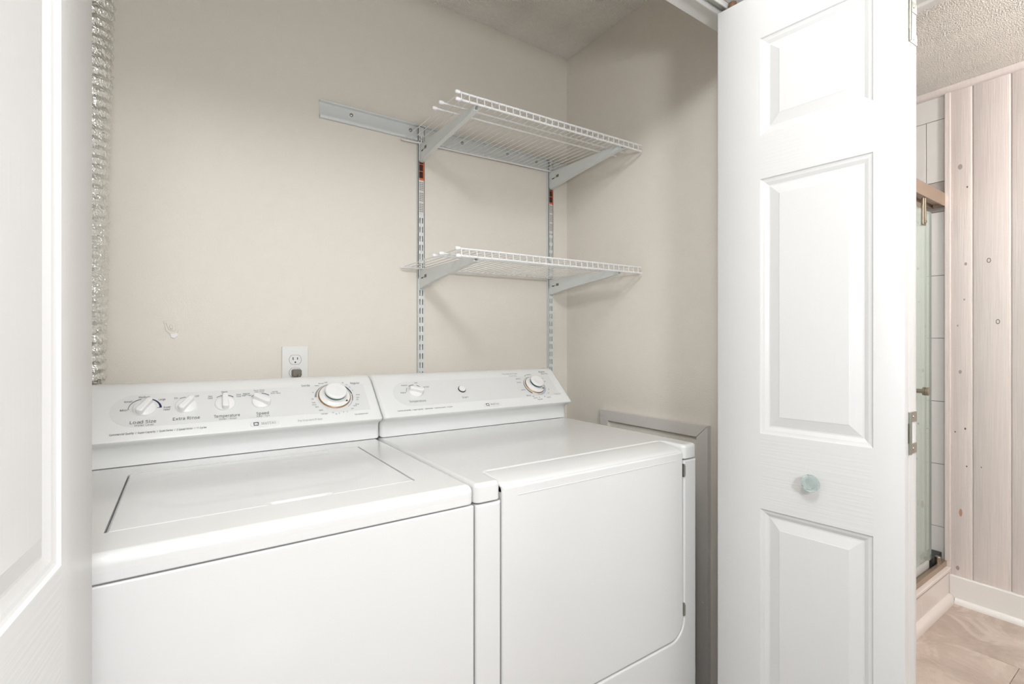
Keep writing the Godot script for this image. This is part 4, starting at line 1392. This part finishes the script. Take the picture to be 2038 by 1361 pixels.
func upright(x: float, which: int, label: String) -> void:
	var zb := -D
	var y1 := H + (0.7089 if which == 0 else 0.7137) * Q
	var y0 := H - 0.30
	var t := thing("shelf_upright", label, "shelf upright", Vector3(x, y0, zb), "slotted uprights of the wall shelving")
	var w := 0.0118
	var zf := zb + 0.0155
	var st := new_st()
	for s in [-1.0, 1.0]:
		box(st, Vector3(x + (s * w if s < 0 else s * w - 0.0018), y0, zb + 0.0005), Vector3(x + (s * w + 0.0018 if s < 0 else s * w), y1, zf))
	# front web: three strips with slots left open between their bridges
	for q in [[-w, -0.0066], [-0.0030, 0.0030], [0.0066, w]]:
		box(st, Vector3(x + q[0], y0, zf - 0.0015), Vector3(x + q[1], y1, zf))
	var pitch := 0.0297 * Q
	var sl := 0.0185 * Q
	var phase: float = H + 0.3420 * Q + sl * 0.5
	for col in [[-0.0066, -0.0030], [0.0030, 0.0066]]:
		var n := int(ceil((y1 - phase) / pitch))
		var prev := y1
		while true:
			var s1 := phase + n * pitch
			var s0 := s1 - sl
			n -= 1
			if s1 > y1 - 0.006:
				continue
			if s0 < y0 + 0.01:
				break
			box(st, Vector3(x + col[0], s1, zf - 0.0015), Vector3(x + col[1], prev, zf))
			prev = s0
		box(st, Vector3(x + col[0], y0, zf - 0.0015), Vector3(x + col[1], prev, zf))
	obj("slotted_channel", st, mats.steel, t)
	# stickers: dark and orange print above pale paper with text
	var a := (0.597 if which == 0 else 0.6055) * Q + H
	st = new_st()
	box(st, Vector3(x - 0.0080, a - 0.066, zf), Vector3(x + 0.0098, a, zf + 0.0004))
	var sk := obj("sticker", st, mats.sticker_orange, t)
	for b in [[0.0, 0.010], [0.012, 0.034], [0.0365, 0.0585]]:
		st = new_st()
		box(st, Vector3(x - 0.0085, a - b[1], zf + 0.0003), Vector3(x + 0.0062, a - b[0], zf + 0.0008))
		obj("dark_block", st, mats.sticker_dark, sk)
	st = new_st()
	box(st, Vector3(x - 0.0085, a - 0.185, zf), Vector3(x + 0.0095, a - 0.066, zf + 0.0004))
	var pp := obj("paper_label", st, mats.sticker_paper, t)
	for k in 17:
		st = new_st()
		if k % 6 == 5:
			continue
		var yy := a - 0.072 - k * 0.0062
		box(st, Vector3(x - 0.0075, yy - 0.0036, zf + 0.0003), Vector3(x - 0.0005, yy, zf + 0.0006))
		box(st, Vector3(x + 0.0007, yy - 0.0036, zf + 0.0003), Vector3(x + 0.0075, yy, zf + 0.0006))
		obj("printed_line", st, mats.sticker_print, pp)
	org = Vector3.ZERO

func bracket(x: float, s: Array, label: String) -> void:
	var zb := -D + 0.0165
	var yt: float = H + s[1] * Q
	var yb: float = H + s[2] * Q
	var yf: float = H + s[3] * Q
	var zt: float = s[4] * Q
	var t := thing("shelf_bracket", label, "bracket", Vector3(x, yb, zb), "steel brackets holding the wire shelves")
	var st := new_st()
	var low := []
	for k in 9:
		var f := float(k) / 8
		# lower edge sags slightly towards the wall
		low.append(Vector2(lerpf(zb, zt, f), lerpf(yb, yf - 0.014, f) + 0.006 * sin(PI * f) * (1.0 - f)))
	var p := PackedVector2Array([Vector2(zb, yt), Vector2(zt, yf), Vector2(zt + 0.004, yf - 0.006)])
	for k in range(8, -1, -1):
		p.append(low[k])
	prism(st, p, 0, x - 0.0062, x - 0.0047)
	var web := obj("web", st, mats.steel, t)
	st = new_st()
	prism(st, p, 0, x + 0.0047, x + 0.0062)
	obj("web", st, mats.steel, t)
	# rolled flange joining both webs along the lower edge
	st = new_st()
	for k in 8:
		var a: Vector2 = low[k]
		var b: Vector2 = low[k + 1]
		var q := PackedVector2Array([a, b, b + Vector2(0, -0.0022), a + Vector2(0, -0.0022)])
		prism(st, q, 0, x - 0.0072, x + 0.0072)
	obj("flange", st, mats.steel, t)
	# dark plates, shade of the oblong opening and latch slot put into their colour
	for o in [[0.040, 0.056, 0.40, 0.010], [0.014, 0.028, 0.46, 0.004], [0.032, 0.035, 0.44, 0.004]]:
		st = new_st()
		var yc := lerpf(yt, yb, o[2])
		box(st, Vector3(x - 0.0066, yc - o[3] * 0.5, zb + o[0]), Vector3(x - 0.0061, yc + o[3] * 0.5, zb + o[1]))
		obj("dark_slot_plate", st, mats.plug if o[0] > 0.039 else mats.ring, web)
	# hooks into the upright
	for f in [0.15, 0.8]:
		st = new_st()
		box(st, Vector3(x - 0.0060, lerpf(yt, yb, f) - 0.008, zb - 0.006), Vector3(x - 0.0047, lerpf(yt, yb, f) + 0.004, zb))
		obj("hook", st, mats.steel, t)
	org = Vector3.ZERO

func wire_shelf(yl: float, yr: float, dip: float, label: String) -> void:
	var x0 := 0.578 * Q
	var x1 := 1.2715 * Q
	var ln := x1 - x0
	var zb := -1.488 * Q
	var dz := (1.488 - 1.104) * Q
	var t := thing("wire_shelf", label, "shelf", Vector3(x0, H + yl * Q, zb), "wire shelves on the back wall")
	t.rotation = Vector3(atan2(dip, dz), 0, atan2((yr - yl) * Q, ln))
	org = Vector3.ZERO
	# the deck lies at y = 0, the lip hangs below its front edge
	var lip := 0.0195 * Q
	var rails := [[0.004, -0.0035, "back_rail", 0.0028], [(1.488 - 1.216) * Q, -0.0042, "support_rail", 0.0026], [(1.488 - 1.176) * Q, -0.0042, "support_rail", 0.0026], [dz, -0.0005, "front_rail", 0.0032], [dz + 0.002, -lip, "lip_rail", 0.0032]]
	for r in rails:
		var st := new_st()
		var xs: float = 0.0 if r[2] != "support_rail" else -0.012
		tube(st, [Vector3(xs, r[1], r[0]), Vector3(ln, r[1], r[0])], r[3], 10)
		var o := obj(r[2], st, mats.wire, t)
		if r[2] == "back_rail":
			continue
		st = new_st()
		xf = Transform3D(Basis(Vector3.BACK, PI * 0.5), Vector3(xs + 0.010, r[1], r[0]))
		lathe(st, [Vector2(0.0, 0.015), Vector2(0.0036, 0.0142), Vector2(0.0052, 0.011), Vector2(0.0052, 0.003), Vector2(0.004, 0.0), Vector2(0.0, 0.0)].map(func(v): return v), 12)
		xf = Transform3D.IDENTITY
		obj("end_cap", st, mats.putty, o)
	var wst := new_st()
	var rr := 0.00135
	tube(wst, [Vector3(0, -0.001, 0.0), Vector3(0, 0.0008, 0.01), Vector3(0, 0.0008, dz - 0.004), Vector3(0, 0.001, dz + 0.002), Vector3(0, -0.003, dz + 0.0045), Vector3(0, -lip - 0.002, dz + 0.0060)], rr, 6)
	var wm := wst.commit()
	var n := 30
	for k in n:
		var o := inst("cross_wire", wm, mats.wire, t)
		o.position = Vector3(0.0115 + k * 0.0229 * Q, 0, 0)

# ---------------------------------------------------------------- foil duct
func duct() -> void:
	var t := thing("foil_duct", "crinkled silver foil dryer duct standing beside the washer console", "duct", Vector3(-0.205, 0.3, -1.5165))
	org = Vector3.ZERO
	var n := FastNoiseLite.new()
	n.seed = 8
	n.frequency = 1.0
	var st := new_st()
	var seg := 44
	var rows := 620
	var len_ := 2.05
	var pitch := 0.0235
	var ring := func(i: int, k: int) -> Vector3:
		var y := len_ * i / rows
		var a := TAU * k / seg
		var ph := y / pitch + 2.0 * a / TAU + 0.25 * n.get_noise_2d(y * 6.0, 3.0)
		var w := absf(fposmod(ph, 1.0) - 0.5) * 2.0
		var cr := n.get_noise_3d(cos(a) * 9.0, y * 95.0, sin(a) * 9.0)
		var r := 0.0465 + 0.0055 * pow(w, 0.8) + 0.0026 * cr
		var lean := 0.016 * (y - 0.8) + 0.004 * n.get_noise_1d(y * 3.0)
		return Vector3(lean + r * cos(a), y, r * sin(a))
	for i in rows:
		for k in seg:
			var a: Vector3 = ring.call(i, k)
			var b: Vector3 = ring.call(i, k + 1)
			var c: Vector3 = ring.call(i + 1, k + 1)
			var d: Vector3 = ring.call(i + 1, k)
			var o := Vector3(cos(TAU * (k + 0.5) / seg), 0, sin(TAU * (k + 0.5) / seg))
			var nn := (b - a).cross(d - a).normalized()
			if nn.dot(o) < 0:
				nn = -nn
			quad(st, a, b, c, d, nn)
	obj("foil_hose", st, mats.foil, t)
	st = new_st()
	lathe(st, [Vector2(0.046, -0.02), Vector2(0.050, -0.02), Vector2(0.050, 0.03), Vector2(0.046, 0.03)], 32)
	obj("clamp_ring", st, mats.alu, t)

# ---------------------------------------------------------------- things on the walls
func wall_things() -> void:
	# duplex outlet
	var pc := Vector3(0.2638 * Q, H - 0.067 * Q, -D)
	var t := thing("wall_outlet", "white duplex outlet plate on the back wall above the washer", "outlet", pc)
	var st := new_st()
	var hw := 0.0354 * Q
	var hh := 0.0570 * Q
	rbox(st, pc + Vector3(-hw, -hh, 0.0), pc + Vector3(hw, hh, 0.006), 0.004, 3)
	obj("cover_plate", st, mats.outlet, t)
	for s in [1.0, -1.0]:
		st = new_st()
		var cy: float = s * 0.0185 * Q
		var p := PackedVector2Array()
		for k in 28:
			var a := TAU * k / 28
			p.append(Vector2(pc.x + 0.0165 * cos(a), pc.y + cy + clampf(0.0165 * sin(a), -0.0135, 0.0135)))
		prism(st, p, 2, pc.z + 0.004, pc.z + 0.0066, 0.0006, 2)
		var ro := obj("receptacle", st, mats.outlet, t)
		# dark joint round the receptacle
		st = new_st()
		var p2 := PackedVector2Array()
		for v in p:
			var cc := Vector2(pc.x, pc.y + cy)
			p2.append(cc + (v - cc) * 1.05)
		prism(st, p2, 2, pc.z + 0.004, pc.z + 0.0061)
		obj("joint", st, mats.plug, ro)
		for q in [[-0.0062, 0.0035, 0.0011, 0.0042], [0.0062, 0.0035, 0.0011, 0.0036]]:
			st = new_st()
			box(st, pc + Vector3(q[0] - q[2], cy + q[1] - q[3], 0.006), pc + Vector3(q[0] + q[2], cy + q[1] + q[3], 0.0068))
			obj("slot", st, mats.dark, ro)
		st = new_st()
		xf = Transform3D(Basis(Vector3.RIGHT, PI * 0.5), pc + Vector3(0, cy - 0.0075, 0.006))
		lathe(st, [Vector2(0.0023, 0), Vector2(0.0023, 0.0008), Vector2(0, 0.0008)], 12)
		xf = Transform3D.IDENTITY
		obj("ground_hole", st, mats.dark, ro)
	st = new_st()
	xf = Transform3D(Basis(Vector3.RIGHT, PI * 0.5), pc + Vector3(0, 0, 0.006))
	lathe(st, [Vector2(0.0032, 0), Vector2(0.0028, 0.0008), Vector2(0, 0.001)], 14)
	xf = Transform3D.IDENTITY
	obj("screw", st, mats.outlet, t)
	# plug with its cord going down behind the washer
	var c := pc + Vector3(0.0015, -0.0185 * Q, 0.0068)
	t = thing("power_plug", "grey-brown plug pushed into the lower socket behind the washer", "plug", c)
	st = new_st()
	var pp := PackedVector2Array()
	for k in 24:
		var a := TAU * k / 24
		pp.append(Vector2(c.x + 0.0125 * clampf(cos(a) * 1.15, -1, 1), c.y + 0.0125 * clampf(sin(a) * 1.1, -1, 0.85)))
	prism(st, pp, 2, c.z, c.z + 0.024, 0.003, 3)
	obj("plug_body", st, mats.plug, t)
	st = new_st()
	var cord := []
	for k in 13:
		var f := float(k) / 12
		cord.append(c + Vector3(0.004 + 0.02 * f * f, -0.004 - 0.62 * f, 0.029 + 0.012 * sin(PI * f)))
	tube(st, cord, 0.0046, 10)
	obj("cord", st, mats.plug, t)

	# leftover adhesive hook base with a dab of putty
	c = Vector3(-0.0287, 1.2233, -D)
	t = thing("adhesive_hook_base", "clear plastic adhesive hook base stuck on the left of the wall", "wall hook", c)
	st = new_st()
	xf = Transform3D(Basis(Vector3.BACK, 0.12), c)
	var hp := PackedVector2Array([Vector2(-0.014, 0.017), Vector2(0.010, 0.018), Vector2(0.014, 0.010), Vector2(0.015, -0.012), Vector2(0.010, -0.018), Vector2(-0.004, -0.018), Vector2(-0.012, -0.008)])
	prism(st, hp, 2, 0.0, 0.0025, 0.001, 2)
	obj("base_plate", st, mats.clear_plastic, t)
	st = new_st()
	var hi := PackedVector2Array([Vector2(-0.010, 0.013), Vector2(0.007, 0.0135), Vector2(0.0105, 0.006), Vector2(0.0105, -0.008), Vector2(0.004, -0.012), Vector2(-0.006, -0.006)])
	prism(st, hi, 2, 0.0, 0.0042, 0.0012, 2)
	obj("raised_rim", st, mats.clear_plastic, t)
	st = new_st()
	xf = xf * Transform3D(Basis(Vector3.RIGHT, PI * 0.5) * Basis.from_scale(Vector3(0.75, 1, 1.3)), Vector3(0.001, 0.001, 0.004))
	lathe(st, [Vector2(0.0055, 0), Vector2(0.005, 0.003), Vector2(0.0035, 0.0034), Vector2(0.003, 0.0012), Vector2(0, 0.0012)], 16)
	obj("peg", st, mats.clear_plastic, t)
	st = new_st()
	xf = Transform3D(Basis(Vector3.BACK, 0.12), c)
	prism(st, PackedVector2Array([Vector2(-0.004, -0.018), Vector2(0.011, -0.0165), Vector2(0.013, -0.024), Vector2(0.004, -0.030), Vector2(-0.003, -0.027)]), 2, 0.0, 0.003, 0.001, 2)
	obj("putty_dab", st, mats.putty, t)
	xf = Transform3D.IDENTITY

	# access panel on the right wall: mitred frame boards round a board
	var xw := 1.286 * Q
	var z0 := -1.294 * Q
	var z1 := -0.8516 * Q
	var yt := H - 0.2445 * Q
	var bw := 0.0375 * Q
	t = thing("access_panel", "grey-white framed access panel on the right wall behind the dryer", "access panel", Vector3(xw, 0.1, (z0 + z1) * 0.5))
	st = new_st()
	box(st, Vector3(xw - 0.006, 0.1, z0 + 0.01), Vector3(xw, yt - 0.01, z1 - 0.01))
	obj("panel", st, mats.wall, t)
	var yb := 0.1
	var g := 0.0004
	for q in [[Vector2(z0, yt), Vector2(z1, yt), Vector2(z1 - bw - g, yt - bw), Vector2(z0 + bw + g, yt - bw)],
			[Vector2(z1, yt - g), Vector2(z1, yb), Vector2(z1 - bw, yb), Vector2(z1 - bw, yt - bw - g)],
			[Vector2(z0, yt - g), Vector2(z0 + bw, yt - bw - g), Vector2(z0 + bw, yb), Vector2(z0, yb)],
			[Vector2(z0 + bw + g, yb), Vector2(z0 + bw + g, yb + bw), Vector2(z1 - bw - g, yb + bw), Vector2(z1 - bw - g, yb)]]:
		st = new_st()
		prism(st, PackedVector2Array(q), 0, xw - 0.0175, xw - 0.0005, 0.0012, 2)
		obj("frame_board", st, mats.frame_paint, t)
	for q in [[-0.868, -0.318], [-0.868, -0.77], [-0.868, -0.62], [-1.08, -0.2595]]:
		st = new_st()
		xf = Transform3D(Basis(Vector3.BACK, PI * 0.5), Vector3(xw - 0.0175, H + q[1] * Q, q[0] * Q))
		lathe(st, [Vector2(0.0035, 0), Vector2(0.0028, 0.0009), Vector2(0, 0.0006)], 12)
		xf = Transform3D.IDENTITY
		obj("screw", st, mats.frame_paint, t)
	org = Vector3.ZERO
